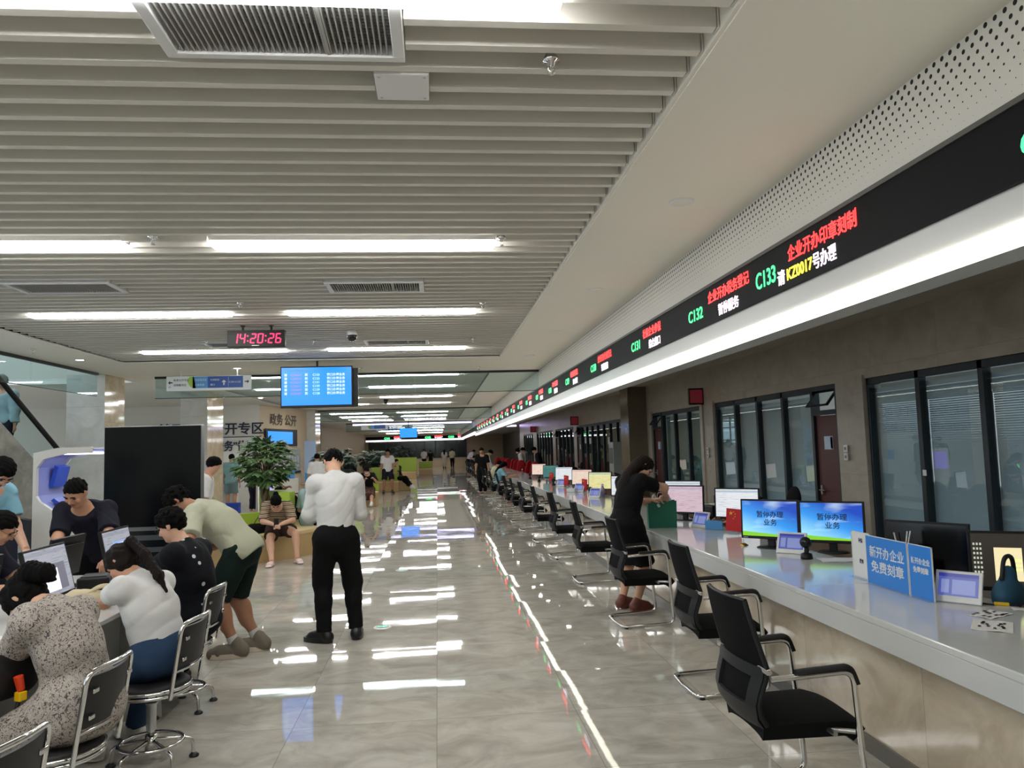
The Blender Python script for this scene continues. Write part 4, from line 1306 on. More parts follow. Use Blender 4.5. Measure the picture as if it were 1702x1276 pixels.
cy_ = [3.60, 5.36, 7.38, 9.72, 11.85, 13.85, 15.75, 17.6, 19.5, 21.6, 23.7, 25.8, 28.0, 30.2, 32.4, 34.6, 36.8, 39.0, 41.2, 43.4]
cx_ = [1.62, 1.95, 1.93, 1.97, 1.98, 1.96, 1.92, 1.92, 1.92, 1.9, 1.85, 1.85, 1.85, 1.85, 1.85, 1.85, 1.85, 1.85, 1.85, 1.85]
ordw = ['first', 'second', 'third', 'fourth', 'fifth', 'sixth', 'seventh', 'eighth', 'ninth', 'tenth', 'eleventh', 'twelfth', 'thirteenth', 'fourteenth', 'fifteenth', 'sixteenth', 'seventeenth', 'eighteenth', 'nineteenth', 'twentieth']
extra = {0: 'black mesh visitor chair nearest the camera, pulled well out from the counter', 2: 'third black mesh chair from the camera, in front of the woman in the black dress', 11: 'twelfth black mesh chair along the counter, with a visitor sitting in it', 10: 'eleventh black mesh chair along the counter, with a visitor sitting in it'}
for k in range(20):
    lab = extra.get(k, '%s black mesh visitor chair from the camera along the counter' % ordw[k])
    rz = -PI / 2 + [.04, .0, .03, -.02, .05, 0, .04, -.03, .06, 0][k % 10]
    if k == 0:
        chair0 = make_visitor_chair(lab); chair0.location = (cx_[0], cy_[0], 0); chair0.rotation_euler = (0, 0, rz)
    else:
        copy_tree(chair0, lab, (cx_[k], cy_[k], 0), rz)

# ================================================================ things on the counter
def screen_mat(name, base, power=1.0, kind='page', cols=('#ffffff', '#c8ccd4')):
    m = mat(name, '#050505', .25)
    nt, N, L, b = nodes_of(m)
    tc = N.new('ShaderNodeTexCoord'); sp = N.new('ShaderNodeSeparateXYZ'); L.new(tc.outputs['Generated'], sp.inputs[0])
    if kind == 'sky':
        ns = N.new('ShaderNodeTexNoise'); ns.inputs['Scale'].default_value = 1.1; ns.inputs['Detail'].default_value = 2
        mp = N.new('ShaderNodeMapping'); mp.inputs['Scale'].default_value = (1, 1, 2.2); L.new(tc.outputs['Generated'], mp.inputs[0]); L.new(mp.outputs[0], ns.inputs['Vector'])
        r1 = ramp(nt, [(0.10, '#9adbe8'), (0.95, '#0d3fae'), (0.55, '#2f8fe0')])
        ad = N.new('ShaderNodeMath'); ad.operation = 'MULTIPLY_ADD'; ad.inputs[1].default_value = .45; L.new(sp.outputs['X'], ad.inputs[0])
        m2 = N.new('ShaderNodeMath'); m2.operation = 'MULTIPLY'; m2.inputs[1].default_value = .75; L.new(sp.outputs['Z'], m2.inputs[0]); L.new(m2.outputs[0], ad.inputs[2])
        L.new(ad.outputs[0], r1.inputs[0])
        r2 = ramp(nt, [(.54, '#000000'), (.80, '#ffffff')]); L.new(ns.outputs['Fac'], r2.inputs[0])
        mx = N.new('ShaderNodeMix'); mx.data_type = 'RGBA'; L.new(r2.outputs[0], mx.inputs[0]); L.new(r1.outputs[0], mx.inputs[6]); mx.inputs[7].default_value = lin('#d8f2f6')
        hill = N.new('ShaderNodeMath'); hill.operation = 'MULTIPLY_ADD'; hill.inputs[1].default_value = -.10; hill.inputs[2].default_value = .13; L.new(sp.outputs['X'], hill.inputs[0])
        lt = N.new('ShaderNodeMath'); lt.operation = 'LESS_THAN'; L.new(sp.outputs['Z'], lt.inputs[0]); L.new(hill.outputs[0], lt.inputs[1])
        m3 = N.new('ShaderNodeMix'); m3.data_type = 'RGBA'; L.new(lt.outputs[0], m3.inputs[0]); L.new(mx.outputs[2], m3.inputs[6]); m3.inputs[7].default_value = lin('#7cc32a')
        L.new(m3.outputs[2], b.inputs['Emission Color'])
    else:
        r1 = ramp(nt, [(0.0, cols[0]), (.88, cols[1]), (.95, cols[0])], 'CONSTANT'); L.new(sp.outputs['Z'], r1.inputs[0])
        ns = N.new('ShaderNodeTexNoise'); ns.inputs['Scale'].default_value = 14; mp = N.new('ShaderNodeMapping'); mp.inputs['Scale'].default_value = (.25, 1, 3.4); L.new(tc.outputs['Generated'], mp.inputs[0]); L.new(mp.outputs[0], ns.inputs['Vector'])
        mx = N.new('ShaderNodeMix'); mx.data_type = 'RGBA'; mx.blend_type = 'MULTIPLY'; L.new(r1.outputs[0], mx.inputs[6])
        r2 = ramp(nt, [(.55, '#ffffff'), (.63, base)]); L.new(ns.outputs['Fac'], r2.inputs[0]); L.new(r2.outputs[0], mx.inputs[7]); mx.inputs[0].default_value = 1.0
        L.new(mx.outputs[2], b.inputs['Emission Color'])
    b.inputs['Emission Strength'].default_value = power
    return m
SKY = screen_mat('screen_sky', '#fff', .55, 'sky')
S_PINK = screen_mat('screen_pink', '#e8c8d4', .36, cols=('#e6cdd8', '#cdbcd4')); S_WHITE = screen_mat('screen_white', '#cfd6e0', .42, cols=('#e9ecf0', '#b9c7d6'))
S_YEL = screen_mat('screen_yellow', '#d9cf7a', .40, cols=('#efe9a8', '#a9c6c4')); S_CREAM = screen_mat('screen_cream', '#e8c9b0', .42, cols=('#f0dccb', '#e8b9b0'))
S_TEAL = screen_mat('screen_teal', '#2f6b66', .34, cols=('#3d807a', '#4b948c')); S_GREY = screen_mat('screen_greywin', '#b9bdc6', .30, cols=('#c9ccd8', '#b4b8c8'))
INK = mat('screen_ink', '#0a1c48', .5)
def monitor(x, y, rz, label, scr, w=.50, h=.335, z=.78, up=.075, extra=None, name='monitor', tilt=3, group='monitors on the counter'):
    t = thing(name, label, 'monitor', (x, y, z), rz, group)
    T = R(tilt)
    def lean(o, zc):
        o.rotation_euler = (-T, 0, 0); o.location = (0, 0, zc)
    c = MB().box(-w / 2, w / 2, -.012, .012, 0, h).box(-w / 2 + .05, w / 2 - .05, .012, .035, .04, h - .06).build('case', BLACKP, t, bevel=.004); lean(c, up)
    s = MB().box(-w / 2 + .016, w / 2 - .016, -.0135, -.0120, .024, h - .015).build('display', scr, t); lean(s, up)
    b = MB().box(-.03, .03, .012, .05, .01, up + .12); b.build('neck', BLACKP, t, bevel=.004)
    ov = MB().lathe([(0, .0), (.5, 0), (.5, .4), (.42, 1.0), (0, 1.0)], 28)
    ov.v = [(p[0] * .25, p[1] * .19 + .02, p[2] * .014) for p in ov.v]
    ov.build('foot', BLACKP, t)
    MB().box(-w / 2 + .02, -w / 2 + .06, -.0130, -.0121, .008, .013).build('badge', STEEL, c)
    if extra: extra(s, w, h)
    return t
def paused(s, w, h):
    text('暂停办理', .058, INK, s, (-.11, -.0142, h * .56), (1, 0, 0), (0, 0, 1), bold=.0006); text('业务', .058, INK, s, (-.05, -.0142, h * .36), (1, 0, 0), (0, 0, 1), bold=.0006)
monitor(2.80, 6.38, R(-44), 'monitor showing a paused-service message on a blue sky picture, left of two', SKY, extra=paused)
monitor(3.14, 5.98, R(-38), 'monitor showing a paused-service message on a blue sky picture, right of two', SKY, extra=paused)
monitor(2.88, 8.92, R(-42), 'monitor with a pale pink page beside the green shopping bag', S_PINK)
monitor(3.14, 9.75, R(-40), 'monitor just behind the one with the pale pink page', S_WHITE, z=.72, up=.15)
monitor(3.22, 8.15, R(-42), 'monitor with a blank white page behind the red flag card', S_WHITE, z=.72, up=.13)
monitor(2.98, 12.2, R(-40), 'monitor partly hidden behind the woman in the black dress', S_WHITE)
monitor(3.00, 14.2, R(-42), 'monitor with a pale yellow page', S_YEL)
monitor(3.00, 16.0, R(-42), 'monitor with a cream and pink page', S_CREAM)
monitor(3.00, 18.3, R(-42), 'monitor with a white and grey page beside a red card', S_WHITE)
monitor(2.96, 20.2, R(-42), 'monitor with a dark teal page', S_TEAL)
monitor(2.92, 22.3, R(-42), 'farthest lit monitor, cream page, near the staff member in a dark suit', S_CREAM)

def big_off(s, w, h): pass
monitor(3.30, 5.02, R(-58), 'wide black switched-off monitor behind the blue counter signs', SCREENOFF, w=.56, h=.35, z=.72, up=.04)
DESK = emis('desktop_dark', (.012, .010, .008), 1.0)
def desktop(s, w, h):
    NOTE = emis('note_yellow', (.95, .82, .48), .45); ICO = emis('icon_light', (.7, .75, .6), .35); GRN = emis('chat_green', (.55, .85, .2), .8); BAR = emis('widget_white', (1, 1, .95), 1.0)
    MB().box(-.14, .0, -.0145, -.0137, .06, .25).build('note_window', NOTE, s)
    MB().box(-.05, -.005, -.015, -.0146, .12, .13).box(-.05, -.005, -.015, -.0146, .145, .155).box(-.05, -.005, -.015, -.0146, .17, .185).build('chat_lines', GRN, s)
    b = MB()
    for i in range(3):
        for k in range(7): b.box(-w / 2 + .025 + i * .017, -w / 2 + .035 + i * .017, -.0142, -.0137, .10 + k * .027, .113 + k * .027)
    b.build('icon', ICO, s)
    MB().box(.12, .16, -.0142, -.0137, .29, .297).box(.13, .19, -.0142, -.0137, .265, .270).build('widget', BAR, s)
monitor(3.36, 4.22, R(-30), 'monitor with a dark desktop and a yellow note window at the picture edge', DESK, w=.54, h=.345, z=.72, up=.06, extra=desktop)

def tablet(x, y, rz, label, first=[]):
    if first: return copy_tree(first[0], label, (x, y, .78), rz)
    t = thing('evaluation_tablet', label, 'tablet', (x, y, .78), rz, 'white rating tablets on the counter')
    w, h, a = .235, .175, R(22)
    sn, cs = math.sin(a), math.cos(a)
    P = lambda xx, d, up: (xx, up * sn + d * cs, up * cs - d * sn + .004)
    b = MB()
    pts = [P(-w / 2, 0, 0), P(w / 2, 0, 0), P(w / 2, 0, h), P(-w / 2, 0, h), P(-w / 2, .018, .0), P(w / 2, .018, .0), P(w / 2, .018, h), P(-w / 2, .018, h)]
    b.add(pts, [(0, 1, 2, 3), (7, 6, 5, 4), (0, 4, 5, 1), (3, 2, 6, 7), (0, 3, 7, 4), (1, 5, 6, 2)])
    b.build('case', WHITEP, t, bevel=.004)
    MB().prism([(.02, .004), (.13, .004), (.085, .13), (.07, .13)], 'x', -.08, .08).build('stand', WHITEP, t, bevel=.003)
    s = MB().quad(P(-w / 2 + .018, -.0012, .035), P(w / 2 - .018, -.0012, .035), P(w / 2 - .018, -.0012, h - .016), P(-w / 2 + .018, -.0012, h - .016)).build('display', emis('tablet_blue', (.10, .14, .52), .30), t)
    MB().quad(P(-w / 2 + .018, -.0018, h - .035), P(w / 2 - .018, -.0018, h - .035), P(w / 2 - .018, -.0018, h - .016), P(-w / 2 + .018, -.0018, h - .016)).build('title_bar', emis('tablet_navy', (.04, .05, .40), .3), s)
    b = MB(); b.quad(P(-.085, -.002, .05), P(-.045, -.002, .05), P(-.045, -.002, .125), P(-.085, -.002, .125)); b.quad(P(-.03, -.002, .045), P(.085, -.002, .045), P(.085, -.002, .125), P(-.03, -.002, .125)); b.build('form_field', emis('tablet_pale', (.28, .34, .70), .32), s)
    first.append(t); return t
tablet(2.80, 4.02, R(-52), 'white framed rating tablet with a blue page, right of the blue counter signs')
tablet(2.80, 6.02, R(-46), 'white framed rating tablet between the two paused-service monitors')
tablet(2.76, 8.10, R(-68), 'white framed rating tablet in front of the pale pink monitor')
tablet(2.68, 13.25, R(-50), 'white rating tablet below the pale yellow monitor')
tablet(2.74, 15.05, R(-50), 'white rating tablet below the cream and pink monitor')
tablet(2.74, 17.3, R(-50), 'white rating tablet below the white and grey monitor')
def gadget(x, y, rz, label, first=[]):
    if first: return copy_tree(first[0], label, (x, y, .78), rz)
    t = thing('face_camera', label, 'camera', (x, y, .78), rz, 'black face cameras on the counter')
    MB().lathe([(0, 0), (.045, 0), (.045, .012), (.040, .040), (.022, .048), (0, .05)], 24).build('base', BLACKP, t)
    MB().tube([(0, 0, .04), (.004, -.004, .075), (0, -.002, .095)], .018, 12).build('neck', BLACKP, t)
    hd = MB().lathe([(0, -.035), (.028, -.034), (.040, -.02), (.043, .0), (.040, .02), (.03, .034), (0, .036)], 20).build('head', BLACKP, t)
    hd.location = (0, -.01, .125); hd.rotation_euler = (R(68), 0, 0)
    lp = MB().lathe([(.020, .036), (.018, .040), (0, .040)], 16).build('lens', SCREENOFF, hd)
    first.append(t); return t
gadget(2.80, 5.74, R(-40), 'black face camera on a round base before the right paused-service monitor')
gadget(2.72, 13.7, R(-40), 'black face camera beside the pale yellow monitor')
gadget(2.66, 17.75, R(-40), 'black face camera beside the white and grey monitor')
gadget(2.62, 20.0, R(-40), 'black face camera before the dark teal monitor')
gadget(2.60, 21.8, R(-40), 'black face camera before the farthest cream monitor')

SBLUE = mat('sign_bright_blue', '#2b7fd6', .3); ACR = glass('acrylic', (.93, .96, .98), .06)
def counter_sign(x, y0, y1, h, label, fld, lines, size, group='acrylic signs on the counter'):
    """upright acrylic holder; the printed side looks towards the visitors (-x)"""
    L_ = y0 - y1
    t = thing('counter_sign', label, 'sign', (x, y0, .78), -PI / 2, group)
    MB().box(0, L_, -.035, .035, 0, .005).build('foot', ACR, t)
    MB().box(.004, L_ - .004, -.0015, .0015, .005, h - .004).build('sheet', fld, t)
    e = MB().box(0, L_, -.0042, .004, h - .004, h).box(0, .003, -.0042, .004, 0, h).box(L_ - .003, L_, -.0042, .004, 0, h).build('edge', WHITEP, t)
    for bd, z, wd in lines:
        text(bd, size, WHITEP if fld is SBLUE else SGD, t, ((L_ - wd) / 2, -.0022, z), (1, 0, 0), (0, 0, 1), bold=.0012, wide=wd, depth=.0003)
    return t
counter_sign(2.70, 4.72, 4.285, .30, 'large blue acrylic sign with white heading about new businesses', SBLUE, [('新开办企业', .175, .36), ('免费刻章', .085, .34)], .075)
counter_sign(2.70, 4.275, 4.06, .30, 'narrow blue acrylic sign beside the large blue one', SBLUE, [('新开办企业', .195, .17), ('免费刻章', .145, .14)], .038)
counter_sign(2.74, 4.96, 4.74, .30, 'white acrylic sign partly hidden behind the large blue one', WHITEP, [('微信', .235, .05), ('税务', .10, .05)], .03)
FLAG = mat('flag_red', '#c41420', .5); GOLD = mat('flag_gold', '#f0b429', .5)
def star(b, cx, cz, r, y, ph=0):
    p = []
    for k in range(10):
        a = PI / 2 + ph + PI * k / 5; q = r if k % 2 == 0 else r * .4
        p.append((cx + q * math.cos(a), cz + q * math.sin(a)))
    b.prism(p[::-1], 'y', y - .0006, y)
def flag_card(x, y, rz, label, first=[]):
    if first: return copy_tree(first[0], label, (x, y, .78), rz)
    t = thing('flag_card', label, 'flag card', (x, y, .78), rz, 'red flag cards on the counter')
    MB().box(-.05, .05, -.03, .03, 0, .04).build('holder', ACR, t)
    s = MB().box(-.075, .075, -.006, .006, .03, .25).build('card', FLAG, t, bevel=.002)
    b = MB(); star(b, -.03, .205, .022, -.006)
    for dx, dz in ((.005, .225), (.02, .205), (.02, .18), (.005, .16)): star(b, dx - .008, dz - .005, .008, -.006, .3)
    b.build('star', GOLD, s)
    s.rotation_euler = (0, R(5), 0)
    first.append(t); return t
flag_card(2.88, 7.42, R(-35), 'red flag card with gold stars between the pink and blue monitors')
flag_card(2.85, 15.0, R(-60), 'red flag card between the pale yellow and the cream monitors')
flag_card(2.84, 17.1, R(-60), 'red flag card between the cream and the white and grey monitors')
flag_card(2.82, 19.2, R(-60), 'red flag card between the white and grey and the dark teal monitors')
t = thing('holder_card', 'low clear holder with a blue leaflet beside the red flag card', 'leaflet holder', (2.84, 7.85, .78), R(-50))
MB().box(-.11, .11, -.03, .03, 0, .006).box(-.11, .11, .01, .014, .0, .10).build('holder', ACR, t)
MB().box(-.10, .10, .004, .0095, .006, .095).build('leaflet', SGLB, t)
t = thing('call_bell', 'small brass counter bell before the left paused-service monitor', 'bell', (2.66, 6.62, .78))
MB().lathe([(.038, 0), (.040, .004), (.022, .016), (.006, .022), (0, .022)], 20).build('dome', mat('brass', '#b89a4a', .25, 1), t)
MB().tube([(0, 0, .02), (0, 0, .055)], .003, 8).build('stem', STEEL, t)
t = thing('shopping_bag', 'dark green gift bag with white tissue standing on the counter edge', 'bag', (2.42, 8.28, .78), R(-8))
GRN = mat('bag_green', '#0f6a54', .5, vary=.06, scale=8)
b = MB()
b.quad((-.15, -.06, 0), (.15, -.06, 0), (.155, -.065, .29), (-.155, -.065, .29)); b.quad((.15, .06, 0), (-.15, .06, 0), (-.155, .065, .29), (.155, .065, .29))
for s in (-1, 1):
    q = [(s * .15, -.06, 0), (s * .14, 0, 0), (s * .135, 0, .27), (s * .155, -.065, .29)]; b.quad(*(q if s > 0 else q[::-1]))
    q = [(s * .14, 0, 0), (s * .15, .06, 0), (s * .155, .065, .29), (s * .135, 0, .27)]; b.quad(*(q if s > 0 else q[::-1]))
b.quad((-.15, -.06, .0), (-.15, .06, .0), (.15, .06, .0), (.15, -.06, .0))
b.build('body', GRN, t)
F_ = Field()
for k in range(9):
    a = k * 2.1; F_.cone((.10 * math.cos(a) * .9, .03 * math.sin(a), .24), (.09 * math.cos(a + .6), .03 * math.sin(a * 1.7), .31 + .03 * math.sin(k * 1.3)), .03, .018, .02)
put(F_.mesh('tissue', .008, folds(.006, 20, 20, 30)), 'tissue', mat('tissue_white', '#cfd4d2', .8), t)
MB().tube(fillet([(-.05, -.062, .28), (-.05, -.07, .38), (.05, -.07, .38), (.05, -.062, .28)], .03), .003, 6).build('handle', WHITEP, t)
def pens(x, y, label):
    t = thing('pen_cup', label, 'pen holder', (x, y, .86), .3)
    MB().box(-.05, .05, -.035, .035, 0, .10).build('cup', RED, t, bevel=.004)
    for k, (dx, tl) in enumerate(((-.03, -.25), (-.01, -.1), (.015, .22), (.03, .3))):
        MB().tube([(dx, 0, .03), (dx + tl * .17, .0, .19)], .005, 8).build('pen', WHITEP if k != 1 else BLACKP, t)
pens(3.12, 5.0, 'red pen cup with white pens behind the blue counter signs')
tag(MB().box(-.12, .12, -.10, .10, 0, .14).build('document_box', BLACKP, None, (3.14, 5.0, .72), .006), 'low black document box under the red pen cup', 'box')
def flat_paper(x, y, z, rz, label, w=.21, h=.29, marks=0, m=PAPER):
    t = thing('paper_sheet', label, 'paper', (x, y, z), rz)
    n = 6
    MB().sheet([[(-w / 2 + w * i / n, -h / 2 + h * j / n, .001 + .004 * math.sin(i * 1.1 + j * .7) ** 2) for i in range(n + 1)] for j in range(n + 1)], 0, .0006).build('sheet', m, t)
    if marks:
        b = MB(); r_ = random.Random(marks)
        for k in range(14): cx, cy2 = r_.uniform(-.07, .07), r_.uniform(-.06, .06); b.box(cx - .014, cx + .014, cy2 - .006, cy2 + .006, .0062, .0066)
        b.build('print', DARKGREY, t)
    return t
flat_paper(2.62, 3.52, .78, .9, 'white printed sheet lying on the counter nearest the picture corner', .24, .17, 4)
flat_paper(2.78, 3.74, .78, .4, 'second printed sheet lying beside the rating tablet', .20, .12, 5)
flat_paper(3.02, 3.80, .78, -.5, 'small curled slip beside the yellow cutter', .12, .07)
flat_paper(3.0, 5.62, .78, -.2, 'papers stacked under the right paused-service monitor', .30, .2, 0)
tag(MB().tube([(-.07, 0, .006), (.07, 0, .006)], .005, 8).build('pen', BLACKP, None, (2.9, 3.98, .78), 0, rz=-.9), 'black pen lying next to the rating tablet', 'pen')
t = thing('paper_cutter', 'yellow and black paper cutter on the counter', 'cutter', (3.0, 3.92, .78), -.6)
MB().box(-.05, .02, -.012, .012, 0, .016).build('grip', mat('cutter_yellow', '#d8b415', .4), t, bevel=.004); MB().box(.02, .06, -.008, .008, 0, .010).build('nose', BLACKP, t, bevel=.002)
t = thing('stamp_box', 'small dark green stamp box at the right picture edge', 'box', (2.98, 3.60, .78), -.5)
MB().box(-.06, .06, -.05, .05, 0, .006).box(-.06, .06, .044, .05, 0, .085).box(-.06, -.054, -.05, .05, 0, .085).build('tray', mat('stamp_green', '#2c5a4c', .4), t); MB().box(-.05, .055, -.045, .04, .006, .07).build('block', BLACKP, t, bevel=.004)
t = thing('stamp_pad', 'round red stamp pad beside the green stamp box', 'stamp pad', (2.90, 3.48, .78))
MB().lathe([(0, 0), (.03, 0), (.03, .02), (.026, .024), (0, .024)], 20).build('pad', RED, t)
t = thing('backpack', 'blue and black bag on the staff desk behind the rating tablet', 'bag', (3.10, 4.02, .72), .5)
put(Field().cone((-.04, 0, .09), (.06, 0, .09), .085, .08, .03, ((0, 1, 0), .7)).cone((0, 0, .10), (.02, 0, .2), .08, .05, .03, ((0, 1, 0), .7)).plane((0, 0, .002), (0, 0, -1)).mesh('body', .01), 'body', mat('bag_blue', '#22506b', .7), t)
MB().tube(fillet([(-.06, .0, .18), (-.02, 0, .30), (.08, 0, .30), (.10, 0, .14)], .05), .012, 8).build('strap', BLACKM, t)
t = thing('water_bottle', 'clear plastic water bottle on the counter before the farthest monitor', 'bottle', (2.62, 24.0, .78))
MB().lathe([(0, 0), (.032, 0), (.034, .01), (.034, .15), (.012, .19), (.012, .20), (0, .2)], 16).build('bottle', glass('bottle_plastic', (.85, .9, .92), .08), t); MB().lathe([(.014, .2), (.014, .22), (0, .22)], 12).build('cap', WHITEP, t)
t = thing('spray_bottle', 'pale violet bottle beside the pale yellow monitor', 'bottle', (2.86, 13.35, .78))
MB().lathe([(0, 0), (.04, 0), (.04, .14), (.02, .18), (.02, .2), (0, .2)], 16).build('body', mat('violet_plastic', '#9a90b8', .4), t); MB().lathe([(.022, .2), (.022, .23), (0, .23)], 12).build('cap', WHITEP, t)
tag(MB().box(-.09, .09, -.06, .06, 0, .07).build('card_reader', WHITEP, None, (2.62, 15.1, .78), .012, rz=-.6), 'small white card reader beside the cream monitor', 'card reader')
t = thing('printer', 'black printer with papers on top behind the pink monitor', 'printer', (3.42, 9.3, .72), R(-80))
MB().box(-.2, .2, -.18, .18, 0, .20).box(-.16, .16, -.24, -.18, .05, .08).build('body', BLACKP, t, bevel=.012); MB().box(-.17, .17, .06, .10, .2, .30).build('paper_tray', BLACKP, t)
flat_paper(3.42, 9.28, .925, .3, 'loose sheets lying on the black printer', .3, .22)

# ================================================================ behind the counter
def office_chair(x, y, rz, label, m, first={}):
    k = m.name
    if k in first: return copy_tree(first[k], label, (x, y, 0), rz)
    t = thing('office_chair', label, 'chair', (x, y, 0), rz, 'red staff chairs at the far counter')
    put(Field().cone((-.12, 0, .47), (.12, 0, .47), .13, .13, .05, ((0, 0, 1), .4)).mesh('seat', .02), 'seat', m, t)
    put(Field().cone((0, -.22, .68), (0, -.27, .98), .21, .17, .05, ((0, 1, .15), .26)).mesh('backrest', .02), 'backrest', m, t)
    MB().tube([(0, -.08, .42), (0, -.24, .44), (0, -.26, .6)], .025, 8).build('back_stem', BLACKP, t)
    MB().tube([(0, 0, .1), (0, 0, .42)], .028, 10).build('column', BLACKP, t)
    b = MB()
    for q in range(5):
        a = 2 * PI * q / 5; b.tube([(0, 0, .11), (.27 * math.cos(a), .27 * math.sin(a), .06)], .02, 8); 
    b.build('star_base', BLACKP, t)
    for q in range(5):
        a = 2 * PI * q / 5; MB().tube([(.27 * math.cos(a) - .012, .27 * math.sin(a), .03), (.27 * math.cos(a) + .012, .27 * math.sin(a), .03)], .03, 10).build('caster', BLACKP, t)
    first[k] = t; return t
RC = mat('red_upholstery', '#b51421', .6)
for k in range(9):
    office_chair(3.42 - .01 * k, 28.4 + k * 2.0, .45 + .25 * math.sin(k * 2), '%s red staff chair behind the far counter, counted from the camera' % ordw[k], RC)
t = thing('air_conditioner', 'tall grey floor-standing air conditioner before the office windows', 'air conditioner', (4.62, 19.6, 0), -PI / 2)
MB().box(-.25, .25, -.16, .16, 0, 1.75).build('body', mat('ac_grey', '#8d9290', .4), t, bevel=.01)
MB().box(-.2, .2, -.165, -.158, 1.2, 1.6).build('outlet', DARKGREY, t); MB().box(-.2, .2, -.163, -.158, .2, .9).build('intake', GREYP, t)
for y, z, l in ((14.05, 2.55, 'small dark red LED sign on the wall over the middle office window'), (27.0, 2.56, 'second small LED sign on the office wall, farther along'), (38.9, 2.56, 'farthest small LED sign on the office wall')):
    t = thing('door_display', l, 'sign', (4.86, y, z - .16))
    MB().box(-.14, .14, -.03, .03, 0, .31).build('case', BLACKP, t, bevel=.004)
    MB().box(-.12, .12, -.0312, -.03, .03, .28).build('display', emis('sign_dim_red', (.22, .02, .03), .12), t)
def switch_plate(y, z, label):
    t = thing('switch_plate', label, 'switch', (4.97, y, z), -PI / 2, 'switch plates on the wall')
    b = MB()
    for k in range(2): b.box(-.043, .043, -.008, 0, k * .10, k * .10 + .086)
    b.build('plate', WHITEP, t, bevel=.002)
    for k in range(2): MB().box(-.02, .02, -.011, -.008, k * .10 + .025, k * .10 + .06).build('rocker', GREYP, t)
switch_plate(9.0, 1.42, 'white double switch plate on the pier right of the red door')
switch_plate(13.85, 1.40, 'white double switch plate on the pier left of the red door window')
flat = thing('notice_sticker', 'small white round sticker on the mullion of the closest office window', 'sticker', (5.015, 7.56, 1.28), -PI / 2)
MB().box(-.03, .03, -.004, 0, 0, .06).build('sticker', WHITEP, flat, bevel=.01)
for y, z, l in ((25.2, 1.72, 'white notice taped inside the green glazing, nearer one'), (26.0, 1.75, 'white notice taped inside the green glazing by the farther door'), (22.4, 1.7, 'small white notice on the glazing beside the air conditioner')):
    n_ = thing('notice', l, 'notice', (5.05, y, z), -PI / 2, 'notices on the office glass'); MB().box(-.13, .13, -.003, 0, 0, .2).build('sheet', PAPER, n_)
t = thing('filing_cabinet', 'white low cabinet seen through the glazing left of the red door', 'cabinet', (6.9, 12.2, 0), -PI / 2)
MB().box(-.5, .5, -.22, .22, 0, 1.15).build('carcass', WHITEP, t, bevel=.005)
for k in (-.25, .25): d_ = MB().box(k - .23, k + .23, -.235, -.22, .05, 1.1).build('door', WHITEM, t); MB().box(k - .02, k + .02, -.25, -.235, .6, .7).build('handle', STEEL, d_)
# ================================================================ work table and stools
t = thing('work_table', 'white shared work table at the left with people around it', 'table', (-2.6, 4.9, 0))
WL = mat('white_laminate', '#d4d5d3', .25)
MB().box(-.62, .62, -2.3, 1.85, .72, .75).build('tabletop', WL, t, bevel=.004)
MB().box(-.02, .02, -2.2, 1.75, .12, .72).build('modesty_panel', mat('grey_laminate', '#a9abaa', .35), t)
for y in (-2.2, -.2, 1.75): MB().box(-.55, .55, y - .02, y + .02, 0, .72).build('end_panel', MATS['grey_laminate'], t, bevel=.003)

def make_stool(label):
    t = thing('lab_stool', label, 'stool', (0, 0, 0), 0, 'chrome stools at the work table')
    MB().lathe([(0, .462), (.12, .466), (.185, .462), (.198, .45), (.198, .435), (0, .435)], 40).build('seat', BLACKM, t)
    MB().tube(ring((0, 0, .437), .203, 48), .010, 10, closed=True).tube(ring((0, 0, .412), .200, 48), .010, 10, closed=True).build('seat_rim', CHROME, t)
    MB().lathe([(0, .41), (.09, .41), (.05, .385), (.0, .385)], 20).build('seat_plate', DARKGREY, t)
    # backrest: chrome hoop and curved black panel; the seat faces +y
    w = .185; lean = lambda z: -.188 - (z - .42) * .16
    hoop = fillet([(-w, lean(.41), .41), (-w, lean(.80), .80), (0, lean(.82) - .045, .815), (w, lean(.80), .80), (w, lean(.41), .41)], .05, 6)
    MB().tube(hoop, .0115, 10).build('back_frame', CHROME, t)
    rows = []
    for i in range(7):
        z = .565 + .215 * i / 6
        rows.append([(w * .93 * u, lean(z) - .034 * (1 - u * u), z) for u in [-1 + k / 5 for k in range(11)]])
    p = MB().sheet(rows, 0, .014).build('backrest', mat('stool_back', '#17181a', .5), t)
    MB().tube([(w * u, lean(.55) - .034 * (1 - u * u), .55) for u in [-1 + k / 5 for k in range(11)]], .007, 8).build('cross_rail', CHROME, t)
    for s in (-1, 1):
        for z in (.61, .72): MB().box(s * (w - .045) - .022, s * (w - .045) + .022, lean(z) - .029, lean(z) - .020, z - .010, z + .010).build('mounting_tab', CHROME, t, bevel=.004)
    MB().lathe([(.026, .20), (.026, .33), (.03, .335), (.03, .35), (0, .35)], 20).build('column_sleeve', STEEL, t); MB().lathe([(.019, .09), (.019, .41)], 16).build('column', CHROME, t)
    MB().tube(ring((0, 0, .13), .165, 40), .0105, 10, closed=True).build('foot_ring', CHROME, t)
    MB().lathe([(.0, .17), (.032, .17), (.032, .09), (0, .09)], 16).build('hub', CHROME, t)
    for k in range(5):
        a = 2 * PI * k / 5 + .3; c, s = math.cos(a), math.sin(a)
        lg = MB().tube(fillet([(.02 * c, .02 * s, .14), (.17 * c, .17 * s, .115), (.215 * c, .215 * s, .10), (.225 * c, .225 * s, .02)], .05), .0105, 10).build('leg', CHROME, t)
        MB().lathe([(.026, 0), (.028, .010), (.012, .024), (0, .024)], 14, c=(.225 * c, .225 * s, 0)).build('glide', DARKGREY, lg)
    return t
